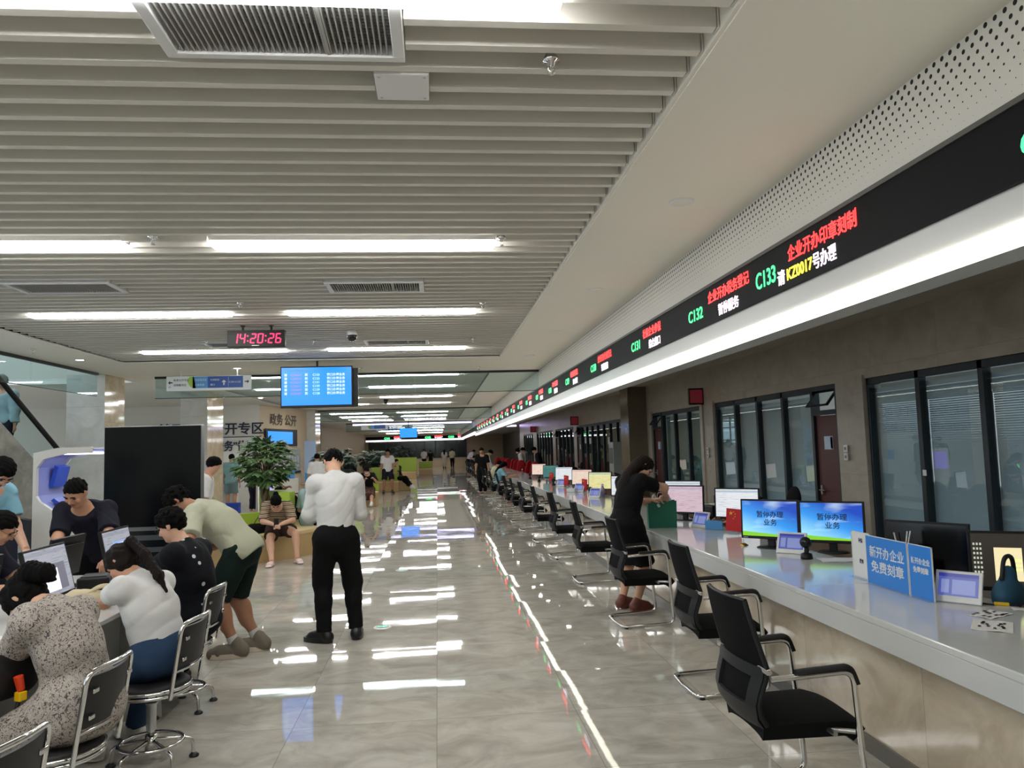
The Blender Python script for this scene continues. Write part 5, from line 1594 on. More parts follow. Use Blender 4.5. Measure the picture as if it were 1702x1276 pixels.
st = [((-1.63, 2.75), 80, 'chrome stool at the bottom left corner with only its backrest in view'), ((-1.71, 3.69), 84, 'chrome stool under the woman in the floral dress'), ((-1.61, 4.58), 84, 'chrome stool under the woman in white tee and jeans'), ((-1.78, 5.58), 86, 'chrome stool under the man in the spotted black shirt')]
stool0 = make_stool(st[0][2])
for k, ((x, y), a, l) in enumerate(st):
    if k == 0: stool0.location = (x, y, 0); stool0.rotation_euler = (0, 0, R(a))
    else: copy_tree(stool0, l, (x, y, 0), R(a))

# ---- screens and clutter on the table
def pagewin(s, w, h):
    a = emis('page_dark', (.10, .10, .13), .8); p = emis('page_pale', (.66, .64, .76), .8); k = emis('page_text', (.25, .25, .3), .7)
    MB().box(-.17, .19, -.0145, -.0137, .05, .22).build('page_background', a, s); MB().box(-.08, .09, -.0150, -.0146, .05, .19).build('page_sheet', p, s)
    b = MB()
    for i, z in enumerate((.255, .27)): b.box(-.14 + .02 * i, .06, -.0145, -.0137, z, z + .006)
    b.build('page_heading', k, s)
def smallwin(s, w, h):
    MB().box(-.10, .12, -.0145, -.0137, .12, .24).build('dialog_edge', emis('dialog_blue', (.16, .25, .5), .8), s); MB().box(-.095, .115, -.0150, -.0146, .125, .225).build('dialog_body', emis('dialog_body', (.6, .62, .7), .7), s)
G2 = 'monitors on the work table'
monitor(-2.42, 5.20, R(90), 'monitor showing a document page, beside the head of the woman in floral dress', S_GREY, w=.54, h=.34, z=.75, up=.075, extra=pagewin, tilt=14, group=G2)
monitor(-2.44, 6.30, R(90), 'monitor with a small dialog, in front of the woman in the white tee', S_GREY, w=.52, h=.34, z=.75, up=.075, extra=smallwin, tilt=12, group=G2)
monitor(-2.82, 6.15, R(-94), 'black back of the monitor in front of the leaning man in dark tee', SCREENOFF, w=.46, h=.30, z=.75, up=.08, tilt=10, group=G2)
monitor(-2.78, 4.93, R(-92), 'black back of the monitor before the seated man with glasses at the left edge', SCREENOFF, w=.48, h=.30, z=.75, up=.08, tilt=10, group=G2)
t = thing('label_printer', 'black boxy printer on the table behind the beige tote bag', 'printer', (-2.36, 5.66, .75), .2)
MB().box(-.10, .10, -.13, .13, 0, .15).build('body', BLACKP, t, bevel=.012); MB().box(-.08, .08, -.11, .02, .15, .158).build('lid', DARKGREY, t, bevel=.004)
TOTE = mat('tote_canvas', '#c4b898', .85)
t = thing('tote_bag', 'beige canvas tote bag with loop handles slumped on the table', 'bag', (-2.24, 5.18, .75), .3)
put(Field().cone((-.12, 0, .05), (.10, .02, .045), .06, .07, .03, ((0, 0, 1), .8)).cone((-.05, .03, .08), (.08, .0, .08), .05, .04, .04).plane((0, 0, .003), (0, 0, -1)).mesh('body', .008, folds(.006, 14, 12, 20)), 'body', TOTE, t)
for dy in (-.02, .05): MB().tube(fillet([(.02, dy, .10), (.10, dy, .15), (.20, dy, .12), (.19, dy, .05), (.10, dy, .07)], .05), .010, 8).build('handle', TOTE, t)
for p, l in ((( -2.46, 5.72), 'white cable heap between the monitors on the table'), ((-2.30, 3.95), 'black cable loop on the table by the floral dress sleeve')):
    r_ = random.Random(5); b = MB(); pts = [(.10 * math.sin(k * 1.3) + r_.uniform(-.03, .03), .09 * math.cos(k * .9) + r_.uniform(-.03, .03), .006 + .02 * abs(math.sin(k * 2.1)) * (1 if 'white' in l else .2)) for k in range(16)]
    q = []
    for i in range(len(pts) - 1):
        for s in range(4): q.append(Vector(pts[i]).lerp(Vector(pts[i + 1]), s / 4))
    b.tube(q, .004, 6); tag(b.build('cable', WHITEP if 'white' in l else BLACKP, None, (p[0], p[1], .75)), l, 'cable')
for x, y, a, l in ((-2.28, 5.78, .1, 'white sheet of paper by the hands of the woman in white tee'), (-2.30, 4.42, .3, 'white sheet of paper in front of the woman in floral dress'), (-2.2, 6.30, .2, 'white sheet of paper under the hands of the man in black shirt')):
    flat_paper(x, y, .75, a, l)
t = thing('computer_mouse', 'black computer mouse under the hand of the woman in white tee', 'mouse', (-2.16, 5.42, .75), 1.2)
put(Field().ell((0, 0, .012), np.eye(3), (.028, .05, .022), .01).plane((0, 0, 0), (0, 0, -1)).mesh('shell', .006), 'shell', BLACKP, t)
t = thing('keyboard', 'black keyboard before the man in the spotted black shirt', 'keyboard', (-2.26, 6.2, .75), PI / 2)
MB().box(-.21, .21, -.07, .07, 0, .016).build('case', BLACKP, t, bevel=.004)
b = MB()
for i in range(14):
    for j in range(4): b.box(-.20 + i * .0285, -.177 + i * .0285, -.06 + j * .03, -.035 + j * .03, .016, .021)
b.build('key', DARKGREY, t)
tag(MB().box(-.02, .02, -.10, .10, 0, .19).build('white_box', WHITEP, None, (-2.42, 4.18, .75), .006), 'upright white box on the table at the left picture edge', 'box')
tag(MB().lathe([(0, 0), (.03, 0), (.034, .045), (0, .045)], 20).build('green_cup', mat('green_glass', '#3bb04a', .2), None, (-2.36, 4.34, .75)), 'small green cup on the table by the white box', 'cup')
t = thing('phone', 'black phone lying at the table edge, bottom left', 'phone', (-2.12, 3.86, .75), .5); MB().box(-.035, .035, -.075, .075, 0, .009).build('body', BLACKP, t, bevel=.004)
t = thing('carrier_bag', 'pale grey paper bag on the floor beneath the table edge', 'bag', (-1.98, 5.42, 0), .4)
MB().add([(-.13, -.06, 0), (.13, -.06, 0), (.13, .06, 0), (-.13, .06, 0), (-.12, -.03, .24), (.12, -.03, .26), (.12, .02, .26), (-.12, .02, .24)], [(0, 1, 5, 4), (1, 2, 6, 5), (2, 3, 7, 6), (3, 0, 4, 7), (3, 2, 1, 0)]).build('body', mat('bag_paper', '#b9b9b4', .6), t)

# ---- tall black display board, kiosks, low desk
t = thing('display_board', 'tall black free-standing display board with two grey bars across its foot', 'display board', (-2.89, 8.2, 0))
MB().box(-.48, .48, 0, .09, .06, 2.02).build('case', mat('board_edge', '#8f9294', .3, .8), t, bevel=.004)
MB().box(-.472, .472, -.006, 0, 1.0, 2.012).build('screen', mat('board_glass', '#06080b', .22, spec=.22), t)
MB().box(-.472, .472, -.005, 0, .08, .96).build('lower_panel', mat('board_lower', '#0c1116', .25), t)
for z in (.865, .745): MB().box(-.47, .47, -.010, -.004, z, z + .05).build('bar', mat('board_bar', '#5d6266', .35, .5), t)
MB().box(-.50, .50, -.15, .22, 0, .06).build('foot', DARKGREY, t, bevel=.008)
KW = mat('kiosk_white', '#d3d1cc', .3); KB = mat('kiosk_blue', '#2b50b8', .35); KL = mat('kiosk_inner', '#8f97cf', .4)
def kiosk(x, y, label, rz=0):
    t = thing('self_service_kiosk', label, 'kiosk', (x, y, 0), rz, 'white and blue self service kiosks')
    out = [(-.27, 0), (.30, 0), (.30, .92), (.02, 1.10), (-.20, 1.26), (-.235, 1.32), (-.235, 1.62), (-.17, 1.71), (.06, 1.765), (.32, 1.765), (.32, 1.83), (-.02, 1.83), (-.27, 1.78)]
    inn = [(-.25, .1), (.28, .1), (.28, .90), (.0, 1.07), (-.22, 1.24), (-.245, 1.32), (-.245, 1.62), (-.20, 1.73), (.06, 1.785), (.30, 1.785), (.30, 1.81), (-.02, 1.81), (-.25, 1.76)]
    for k, yy in enumerate((0, .62)): MB().prism(out, 'y', yy, yy + .05).build('side_panel', KW, t, bevel=.006)
    MB().prism(inn, 'y', .05, .62).build('core', KL, t)
    MB().prism([(-.25, 1.40), (-.20, 1.40), (-.15, 1.62), (-.19, 1.64)], 'y', .30, .58).build('screen_panel', KB, t)
    MB().box(-.1, .26, .10, .56, 1.755, 1.775).build('canopy_light', mat('kiosk_lamp', '#ffffff', .5, emit=(.8, .85, 1), power=1.5), t)
    MB().prism([(.0, 1.10), (-.20, 1.255), (-.17, 1.28), (.03, 1.125)], 'y', .25, .54).build('keypad_shelf', KB, t)
    return t
k1 = kiosk(-4.05, 8.75, 'white self service kiosk with curved side and blue inside, left of the black board')
copy_tree(k1, 'second self service kiosk farther back beside the black board', (-4.40, 11.2, 0), R(-90))
t = thing('reception_desk', 'white desk with blue top behind the standing man in light blue shirt', 'desk', (-4.75, 8.2, 0))
MB().box(-.8, .28, 0, .5, 0, 1.10).build('body', KW, t, bevel=.006); MB().box(-.82, .30, -.02, .52, 1.10, 1.16).build('top', mat('desk_blue', '#2b5f86', .4), t, bevel=.004)
MB().box(.285, .32, 0, .5, 0, 1.14).build('end_strip', BLACKP, t)

# ---- escalator in the atrium
t = thing('escalator', 'escalator with glass side and black handrail behind the hanging glass at the left', 'escalator', (0, 0, 0))
A0, A1 = Vector((-7.29, 13.0, 3.44)), Vector((-7.19, 16.9, 1.07))
ESC = marble('escalator_cladding', '#8d8c88', '#7a7974', '#a09f9b', rough=.15, wall='x')
off = Vector((-1.15, 0, 0))
for k, o in enumerate((Vector((0, 0, 0)), off)):
    MB().tube([A0 + o, A1 + o], .045, 12).build('handrail', BLACKM, t)
    d = Vector((0, 0, -.75))
    MB().quad(A0 + o, A1 + o, A1 + o + d, A0 + o + d).build('balustrade', GL, t)
    e = Vector((.06 if k == 0 else -.06, 0, 0)); z = Vector((0, 0, -1.7))
    MB().add([A0 + o + d + e, A1 + o + d + e, A1 + o + Vector((0, 0, -.9)) + e, A0 + o + d + z + e, A0 + o + d - e, A1 + o + d - e, A1 + o + Vector((0, 0, -.9)) - e, A0 + o + d + z - e], [(0, 1, 2, 3), (7, 6, 5, 4), (0, 4, 5, 1), (3, 2, 6, 7)]).build('cladding', ESC, t)
    MB().tube([A0 + o + d, A1 + o + d], .03, 8).build('skirt_rail', STEEL, t)
b = MB()
n = 14
for k in range(n):
    p = A0.lerp(A1, (k + .5) / n) + off * .5 + Vector((0, 0, -1.0)); b.box(p.x - .45, p.x + .45, p.y - .2, p.y + .2, p.z - .35, p.z)
b.build('step', DARKGREY, t)

# ---- wall lettering, notice board, small screen
SIGN = mat('sign_letters', '#1b1f35', .5)
t = thing('wall_lettering', 'dark raised characters on the white back wall above the heads', 'lettering', (-7.0, 25.98, 0))
text('基层政务公开专区', .42, SIGN, t, (-2.03, 0, 2.40), (1, 0, 0), (0, 0, 1), bold=.008, wide=3.36, depth=.01)
text('“互联网+政务服务”体验区', .36, SIGN, t, (-2.0, 0, 1.86), (1, 0, 0), (0, 0, 1), bold=.008, wide=3.36, depth=.01)
MB().box(-2.0, 1.26, -.012, .0, 2.27, 2.295).build('rule', SIGN, t)
nd = Vector((.85, 4, 0)).normalized(); nn = Vector((nd.y, -nd.x, 0))
P0 = Vector((-5.8, 26, 0))
def onwall(s, z, o=.02): q = P0 + nd * s + nn * o; return (q.x, q.y, z)
t = thing('wall_lettering', 'small brown characters high on the beige side wall over the blue screen', 'lettering', onwall(0, 0))
brown = mat('brown_letters', '#4b3a2c', .5)
t.location = (0, 0, 0)
text('政务 公开', .42, brown, t, onwall(.75, 2.72), nd, (0, 0, 1), bold=.008, wide=2.3)
t = thing('wall_screen', 'small blue screen mounted on the beige side wall above the notice board', 'screen', (0, 0, 0))
MB().quad(onwall(.35, 2.0, .05), onwall(3.0, 2.0, .05), onwall(3.0, 2.5, .05), onwall(.35, 2.5, .05)).quad(onwall(.3, 1.95, .03), onwall(3.1, 1.95, .03), onwall(3.1, 2.55, .03), onwall(.3, 2.55, .03)).build('case', BLACKP, t)
MB().quad(onwall(.5, 2.03, .06), onwall(2.6, 2.03, .06), onwall(2.6, 2.46, .06), onwall(.5, 2.46, .06)).build('display', TVB, t)
t = thing('notice_board', 'wide grey notice board with pinned sheets on the beige side wall', 'notice board', (0, 0, 0))
MB().quad(onwall(.9, .95, .02), onwall(3.4, 1.05, .02), onwall(3.4, 1.85, .02), onwall(.9, 1.85, .02)).build('board', mat('board_grey', '#8d9296', .5), t)
b = MB()
for i in range(9):
    s = 1.0 + i * .26; b.quad(onwall(s, 1.15, .03), onwall(s + .17, 1.15, .03), onwall(s + .17, 1.65, .03), onwall(s, 1.65, .03))
b.build('pinned_sheet', mat('board_sheet', '#aeb6bd', .6), t)
MB().quad(onwall(.9, .88, .035), onwall(3.4, .98, .035), onwall(3.4, 1.06, .035), onwall(.9, .96, .035)).build('ledge', BLACKP, t)
t = thing('info_panel', 'blue and white standing panel before the beige pillar', 'panel', (-4.80, 29.8, 0)); MB().box(-.22, .22, -.03, .03, .05, 2.15).build('panel', mat('panel_bluewhite', '#9fb6d6', .4), t); MB().box(-.25, .25, -.12, .12, 0, .05).build('foot', STEEL, t); MB().box(-.18, .18, -.035, -.03, .5, .95).build('picture', SGLB, t)
def exit_disc(loc, label, wall=False):
    t = thing('exit_marker', label, 'exit marker', loc, 0, 'round green exit markers')
    if wall:
        MB().lathe([(0, .012), (.075, .012), (.085, 0)], 28).build('plate', mat('exit_glow', '#0a5a1c', .3, emit=(.05, 1, .25), power=1.0), t); t.rotation_euler = (PI / 2, 0, 0)
        a = MB(); a.box(-.05, .05, -.012, .012, .012, .014).box(-.012, .012, -.05, .05, .012, .014); a.build('arrow', emis('exit_pale', (.7, 1, .8), 1.5), t)
    else:
        MB().lathe([(0, .006), (.062, .006), (.066, .004), (.085, .004), (.09, .0)], 32).build('rim', STEEL, t); MB().lathe([(0, .0072), (.060, .0072)], 28).build('face', mat('marker_face', '#0c3a18', .3), t)
        b = MB(); pts = [(-.05, -.012), (.0, -.012), (.0, -.035), (.05, 0), (0, .035), (0, .012), (-.05, .012)]; b.prism(pts, 'z', .0074, .0085); b.build('arrow', emis('marker_arrow', (.1, 1, .4), .8), t)
exit_disc((-.56, 7.69, 0), 'round green exit marker in the floor right of the standing man')
exit_disc((-.54, 11.2, 0), 'small round exit marker in the floor, farther along the hall')
exit_disc((-6.02, 20.19, .74), 'glowing green round exit sign low on the pale pillar', True)

# ---- benches with planters
BASE = mat('bench_base', '#b79b6c', .5, vary=.05, scale=6); SEATM = mat('bench_seat', '#cdb687', .5); LIME = mat('lime_vinyl', '#93ad35', .45)
def ring_bench(cx, cy2, a0, a1, r0, r1, label, hb=.74, rb=(1.05, 1.22)):
    t = thing('curved_bench', label, 'bench', (cx, cy2, 0), 0, 'curved benches round the planters')
    n = 14
    def arc(r_in, r_out, z0, z1, nm, m):
        A = [R(a0 + (a1 - a0) * k / n) for k in range(n + 1)]
        poly = [(r_out * math.cos(a), r_out * math.sin(a)) for a in A] + [(r_in * math.cos(a), r_in * math.sin(a)) for a in A[::-1]]
        MB().prism(poly, 'z', z0, z1).build(nm, m, t, bevel=.012)
    arc(r0, r1, 0.0, .37, 'base', BASE); arc(r0, r1 + .01, .37, .42, 'seat', SEATM); arc(rb[0], rb[1], .42, hb, 'backrest', LIME)
    return t
C1 = (-3.75, 14.05)
ring_bench(*C1, -150, -103, .95, 1.75, 'beige curved bench with lime back, left part behind the leaning man')
ring_bench(*C1, -102, -70, .95, 1.75, 'beige curved bench with lime back, left of the woman in the striped top')
ring_bench(*C1, -69, -12, .95, 1.75, 'beige curved bench with lime back under the woman in the striped top')
ring_bench(*C1, -11, 62, .95, 1.75, 'beige curved bench with high lime back behind the standing man', 1.02, (.90, 1.2))
t = thing('planter', 'round planter of dark soil in the middle of the nearest benches', 'planter', (C1[0] + .1, C1[1] + .1, 0))
MB().lathe([(0, 0), (.75, 0), (.78, .60), (.70, .60), (.70, .52), (0, .52)], 36).build('tub', BASE, t); MB().lathe([(0, .54), (.70, .54)], 30).build('soil', mat('soil', '#2a2118', .9), t)
def block_bench(x, y, w, d, label, hb, rz=0, back=True):
    t = thing('block_bench', label, 'bench', (x, y, 0), rz, 'block benches along the hall')
    MB().box(-w / 2, w / 2, -d / 2, d / 2, 0, .37).build('base', BASE, t, bevel=.015); MB().box(-w / 2, w / 2, -d / 2, d / 2, .37, .42).build('seat', SEATM, t, bevel=.012)
    if back: MB().box(-w / 2, w / 2, d / 2 - .22, d / 2, .42, hb).build('backrest', LIME, t, bevel=.02)
    return t
block_bench(-2.55, 24.6, 1.3, 1.0, 'beige block bench under the masked woman, mostly behind the standing man', .80)
block_bench(-2.2, 32.6, 1.15, .8, 'beige block bench with lime back behind the man in white tee and shorts', 1.0)
block_bench(-1.45, 33.2, .6, .8, 'small beige block bench right of the man in white tee and shorts', .9, 0, False)
block_bench(-2.0, 46.5, 1.5, 1.0, 'lime backed bench farther down the hall under the thin plant', 1.25)
block_bench(-.8, 52.0, .9, .8, 'farthest beige block bench in the hall', .9)

LEAF = mat('leaf_green', '#587748', .45, vary=.35, scale=7)
LEAF2 = mat('leaf_dark', '#34493a', .45, vary=.3, scale=6)
BARK = mat('bark', '#6a5a48', .85, vary=.15, scale=20)
def money_tree(x, y, z0, h0, hc, rad, hh, label, m=LEAF, n=120, seed=1):
    t = thing('money_tree', label, 'plant', (x, y, z0), 0, 'potted money trees')
    r_ = random.Random(seed)
    b = MB()
    for k in range(3):
        b.tube([(.05 * math.cos(k * 2.1 + s * .55), .05 * math.sin(k * 2.1 + s * .55), h0 * s / 10) for s in range(11)], [.045 - .0015 * s for s in range(11)], 9)
    b.build('trunk', BARK, t)
    br = MB(); lf = MB()
    for k in range(n):
        a = r_.uniform(0, 2 * PI); e = r_.random() ** .6; v = r_.uniform(-1, 1)
        p = Vector((rad * math.cos(a) * e * math.sqrt(1 - .75 * v * v), rad * math.sin(a) * e * math.sqrt(1 - .75 * v * v), hc + hh * v))
        if k % 4 == 0: br.tube([(0, 0, h0 * .92), (p.x * .4, p.y * .4, h0 + (p.z - h0) * .6), tuple(p)], [.012, .008, .004], 5)
        out = Vector((p.x, p.y, (p.z - hc) * .3 + .05)); out = out.normalized() if out.length > .02 else Vector((1, 0, 0))
        s1 = out.cross(Vector((0, 0, 1))).normalized()
        for q in range(5):
            ang = (q - 2) * .62 + r_.uniform(-.15, .15)
            d = (out * math.cos(ang) + s1 * math.sin(ang)); d.z -= r_.uniform(.1, .55); d.normalize()
            L_ = r_.uniform(.16, .25) * rad / .55; w = L_ * .20
            sd = d.cross(Vector((0, 0, 1))).normalized(); up = sd.cross(d)
            c0, c1, c2, c3 = p, p + d * L_ * .35 + up * L_ * .05, p + d * L_ * .72 + up * L_ * .02, p + d * L_ - up * L_ * .10
            lf.add([c0, c1 - sd * w - up * w * .3, c1, c1 + sd * w - up * w * .3, c2 - sd * w * .85 - up * w * .3, c2, c2 + sd * w * .85 - up * w * .3, c3], [(0, 1, 2), (0, 2, 3), (1, 4, 5, 2), (2, 5, 6, 3), (4, 7, 5), (5, 7, 6)], 0, True)
    br.build('branch', BARK, t); o = lf.build('foliage', m, t)
    return t
money_tree(-3.14, 14.5, .54, .75, 1.02, .50, .37, 'potted money tree with braided trunk behind the woman in the striped top', n=190)
money_tree(-3.32, 25.6, .42, .6, 1.0, .66, .36, 'dark leafy plant partly behind the head of the standing man', LEAF2, 110, 2)
money_tree(-2.75, 34.2, .42, .6, .95, .75, .30, 'dark leafy plant left of the man in white tee and shorts', LEAF2, 110, 3)
money_tree(-2.2, 47.6, .9, .5, .75, .7, .28, 'thin dark plant above the lime bench far down the hall', LEAF2, 60, 4)
for x, y, z, l in ((-3.32, 25.6, .42, 'planter tub of the plant behind the standing man'), (-2.75, 34.2, .42, 'planter tub of the plant left of the man in shorts'), (-2.2, 47.6, .9, 'planter tub of the thin plant far down the hall')):
    o = thing('planter', l, 'planter', (x, y, 0)); MB().lathe([(0, 0), (.30, 0), (.34, z), (.28, z), (.28, z - .06), (0, z - .06)], 24).build('tub', BASE, o)
tag(MB().box(-.2, .2, -.15, .15, 0, .36).build('blue_crate', mat('crate_blue', '#1e3fa8', .4), None, (-5.75, 22.4, 0), .01), 'blue crate on the floor beside the pale pillar', 'crate')
t = thing('small_kiosk', 'slim white kiosk with a violet screen behind the money tree', 'kiosk', (-4.65, 21.5, 0), .4); MB().prism([(-.2, 0), (.2, 0), (.12, 1.25), (-.02, 1.3)], 'x', -.22, .22).build('body', KW, t, bevel=.01); MB().quad((-.17, -.12, .70), (.17, -.12, .70), (.17, -.045, 1.2), (-.17, -.045, 1.2)).build('display', PUR, t)
t = thing('reading_terminal', 'white lit terminal in front of the man in the blue green shirt', 'terminal', (-6.6, 25.2, 0)); MB().box(-.3, .3, -.1, .1, 0, .95).build('body', KW, t, bevel=.01); MB().box(-.3, .3, -.03, .03, .98, 1.38).build('display', emis('terminal_white', (.9, .95, 1), 1.0), t); MB().box(-.04, .04, -.02, .05, .95, 1.0).build('neck', STEEL, t)
t = thing('leaflet_stand', 'small blue and white leaflet stand right of the money tree', 'leaflet stand', (-4.35, 23.5, 0)); MB().box(-.2, .2, -.12, .12, 0, .95).build('body', KW, t, bevel=.01); MB().box(-.12, .12, -.02, .0, .95, 1.25).build('leaflet', SGLB, t)
# ================================================================ people
def loc2(pts, x, y, yaw):
    c, s = math.cos(R(yaw)), math.sin(R(yaw)); o = []
    for p in pts:
        dx, dy = p[0] - x, p[1] - y
        o.append((dx * c + dy * s, -dx * s + dy * c, p[2]))
    return tuple(o)
def who(label, H, x, y, yaw, pel=None, hw=None, fw=None, **k):
    """hw, fw: hand and ankle positions in the room, left then right."""
    if hw: k['hands'] = loc2(hw, x, y, yaw)
    if fw: k['feet'] = loc2(fw, x, y, yaw)
    return figure(label, H, (x, y, 0), yaw, pel, **k)
CW = mat('shirt_white', '#cfcfce', .8, spec=.2, bump=.9, scale=9); CBK = mat('cloth_black', '#0b0b0d', .85, spec=.2, bump=.6, scale=10); CNV = mat('cloth_navy_dark', '#1a1a26', .85, spec=.2)
CBE = mat('cloth_sage', '#a6a793', .85, spec=.2, bump=.9, scale=9); CGR = mat('cloth_dark_green', '#0f1f1b', .85, spec=.2); JEAN = mat('denim', '#2c415c', .9, spec=.2, vary=.25, scale=14)
CLB = mat('cloth_light_blue', '#7fb0c4', .85, spec=.2); CGY = mat('cloth_blue_grey', '#8fa6ab', .85, spec=.2); CCR = mat('cloth_cream', '#c2c2a4', .85, spec=.2); CBR = mat('cloth_brown', '#3a2a24', .85, spec=.2)
def wrinkle(m, strength=.28, dist=.018):
    """soft creases: stretched, warped noise as a bump on a cloth"""
    nt, N, L, b = nodes_of(m)
    tc = N.new('ShaderNodeTexCoord'); mp = N.new('ShaderNodeMapping'); mp.inputs['Scale'].default_value = (1.0, 1.0, .55); mp.inputs['Rotation'].default_value = (.3, .5, .2)
    L.new(tc.outputs['Object'], mp.inputs[0])
    nz = N.new('ShaderNodeTexNoise'); nz.inputs['Scale'].default_value = 9; nz.inputs['Detail'].default_value = 2.5; nz.inputs['Distortion'].default_value = 1.6
    nz.noise_type = 'RIDGED_MULTIFRACTAL' if 'RIDGED_MULTIFRACTAL' in [e.identifier for e in nz.bl_rna.properties['noise_type'].enum_items] else 'FBM'
    L.new(mp.outputs[0], nz.inputs['Vector'])
    bp = N.new('ShaderNodeBump'); bp.inputs['Strength'].default_value = strength; bp.inputs['Distance'].default_value = dist
    L.new(nz.outputs['Fac'], bp.inputs['Height']); L.new(bp.outputs[0], b.inputs['Normal'])
    return m
FLO = pattern('cloth_floral', 'floral', ['#9c958e', '#b8b2a8', '#4f464a', '#857a76'], 80); SPO = pattern('cloth_spotted', 'dots', ['#0c0e14', '#c9ccd2'], 11, thr=.16); STR = pattern('cloth_striped', 'stripe', ['#8a7154', '#c9c0ae', '#2a2220'], 5.5, thr=.55)
PAT = pattern('cloth_patterned', 'floral', ['#1c1413', '#5a2f2a', '#8a6f66', '#2c1c1a'], 30)
SHB = mat('shoe_black', '#0d0d0e', .35); SHW = mat('shoe_white', '#c9c7c2', .5); SHT = mat('shoe_taupe', '#6d6558', .7, vary=.15, scale=30); SOL = mat('sole_cream', '#cfc3ae', .6); SLD = mat('slide_pink', '#d6c2bb', .6); SHR = mat('shoe_rust', '#6e3a31', .5); SOCK = mat('sock_white', '#b9b8b4', .85)
for m_ in (CW, CBE, CBK, CNV, CGR, JEAN, CLB, CGY, CCR, FLO, SPO, STR): wrinkle(m_)
down = ((-.4, -.5, -.8), (.4, -.5, -.8))
sitk = ((-.25, .4, 1), (.25, .4, 1))

# standing man with his back to us
who('man in white shirt and black trousers standing mid-hall with his back turned', 1.76, -.93, 7.18, 12, .945, lean=(1, 7, 18), head=(24, 14, 4),
    hw=((-1.12, 7.50, 1.13), (-.86, 7.54, 1.12)), fw=((-1.045, 7.20, .08), (-.77, 7.30, .08)), epole=((-.45, -.7, -.7), (.35, -.6, -.8)), toe=(48, -10), skin=SKIN2,
    top=(CW, 1, .55, -.045, .017), bottom=('pants', CBK, .97), shoes=('lace', SHB, SHB), collar=CW, hair='crew', fat=1.04, res=.0065, tuft=.006)
# woman at the counter
who('woman in black dress leaning over the counter beside the green gift bag', 1.64, 1.93, 7.92, -62, .86, lean=(10, 10, 14), twist=-8, head=(22, -20, 0),
    hw=((2.28, 8.20, 1.08), (2.42, 8.12, 1.14)), fw=((1.88, 8.00, .085), (1.98, 7.80, .085)), epole=((-.6, -.2, -.5), (1, -.1, .25)), toe=(4, -4), skin=SKIN2,
    top=(CBK, .62, 0, .24, .022), shoes=('lace', SHR, SHR), hair='long', hairm=HAIRB, res=.008, fat=1.05)
# work table, near to far
who('woman in grey floral dress bent over the table, nearest at left', 1.52, -1.62, 3.73, 66, .605, lean=(13, 20, 24), twist=6, head=(24, 4, 0),
    hw=((-2.04, 3.98, .83), (-2.10, 4.16, .82)), fw=((-2.00, 3.62, .075), (-2.02, 3.98, .075)), epole=((-.5, -.2, -1), (.8, .1, -.6)), kpole=sitk, toe=(10, -10), skin=SKIN2,
    top=(FLO, 1, .35, .235, .020), shoes=('lace', SHB, SHB), hair=([(0, -.03, .045), (0, -.078, .0), (0, -.088, -.05), (0, -.075, -.085)], [.030, .036, .028, .008]), res=.007, fat=1.10, tuft=.005)
who('woman in white tee and blue jeans with a long ponytail, second at the table', 1.48, -1.58, 4.64, 62, .59, lean=(17, 13, 12), twist=4, head=(12, 10, 0),
    hw=((-2.13, 5.14, .79), (-2.08, 5.34, .79)), fw=((-1.98, 4.72, .075), (-1.86, 5.02, .075)), epole=((-.8, .0, -.6), (.8, .1, -.6)), kpole=sitk, skin=SKIN,
    top=(CW, .62, 0, -.0, .015), bottom=('pants', JEAN, .97), shoes=('lace', SHW, SHW), hair='pony', hairm=HAIRB, res=.007, fat=1.22)
who('man in black spotted shirt typing at the table, third along', 1.63, -1.68, 5.64, 78, .59, lean=(7, 10, 6), head=(4, 4, 0),
    hw=((-2.20, 5.96, .80), (-2.16, 6.22, .80)), fw=((-2.0, 5.85, .08), (-1.98, 6.22, .08)), epole=((-.5, -.3, -.9), (.5, -.3, -.9)), kpole=sitk, skin=SKIN2,
    top=(SPO, .85, 0, .09, .024), bottom=('pants', CBK, .97), shoes=('lace', SHB, SHB), collar=SPO, hair='short', res=.007, fat=1.1, glasses=True, tuft=.008)
who('man in sage shirt and dark green shorts bending over the spotted-shirt man', 1.76, -1.70, 6.98, 84, .885, lean=(40, 16, -6), head=(18, 0, 0),
    hw=((-2.14, 6.72, .82), (-2.16, 6.98, .86)), fw=((-1.72, 6.84, .08), (-1.58, 7.04, .08)), epole=((-.5, -.3, .2), (.5, -.3, .2)), toe=(6, 2), skin=SKIN3,
    top=(CBE, .95, 0, .05, .030), bottom=('shorts', CGR, .93), shoes=('sneaker', SHT, SOL), socks=SOCK, collar=CBE, hair='short', res=.007, fat=1.1, tuft=.012)
who('man in dark tee leaning on the far end of the table, facing us', 1.74, -3.04, 7.42, 176, .90, lean=(34, 18, -16), head=(2, -6, 0),
    hw=((-2.66, 6.60, .785), (-3.12, 6.66, .785)), fw=((-2.98, 7.52, .08), (-3.22, 7.52, .08)), epole=((-.8, -.3, .3), (.8, -.3, .3)), palm=((0, 1, -.2), (0, 1, -.2)), skin=SKIN,
    top=(CNV, .85, 0, .02, .022), bottom=('pants', CBK, .97), shoes=('lace', SHB, SHB), hair='crew', res=.0065, fat=1.2)
who('seated man with dark-rimmed glasses cut by the left picture edge', 1.72, -3.47, 6.10, -88, .57, lean=(8, 10, 12), head=(10, 10, 0),
    hw=((-2.98, 6.3, .80), (-2.96, 5.9, .80)), fw=((-3.05, 6.2, .08), (-3.05, 5.95, .08)), kpole=sitk, epole=down, skin=SKIN,
    top=(CNV, .7, 0, -.02, .018), bottom=('pants', CBK, .97), shoes=('lace', SHB, SHB), hair='crew', res=.008, fat=1.1, glasses=True)
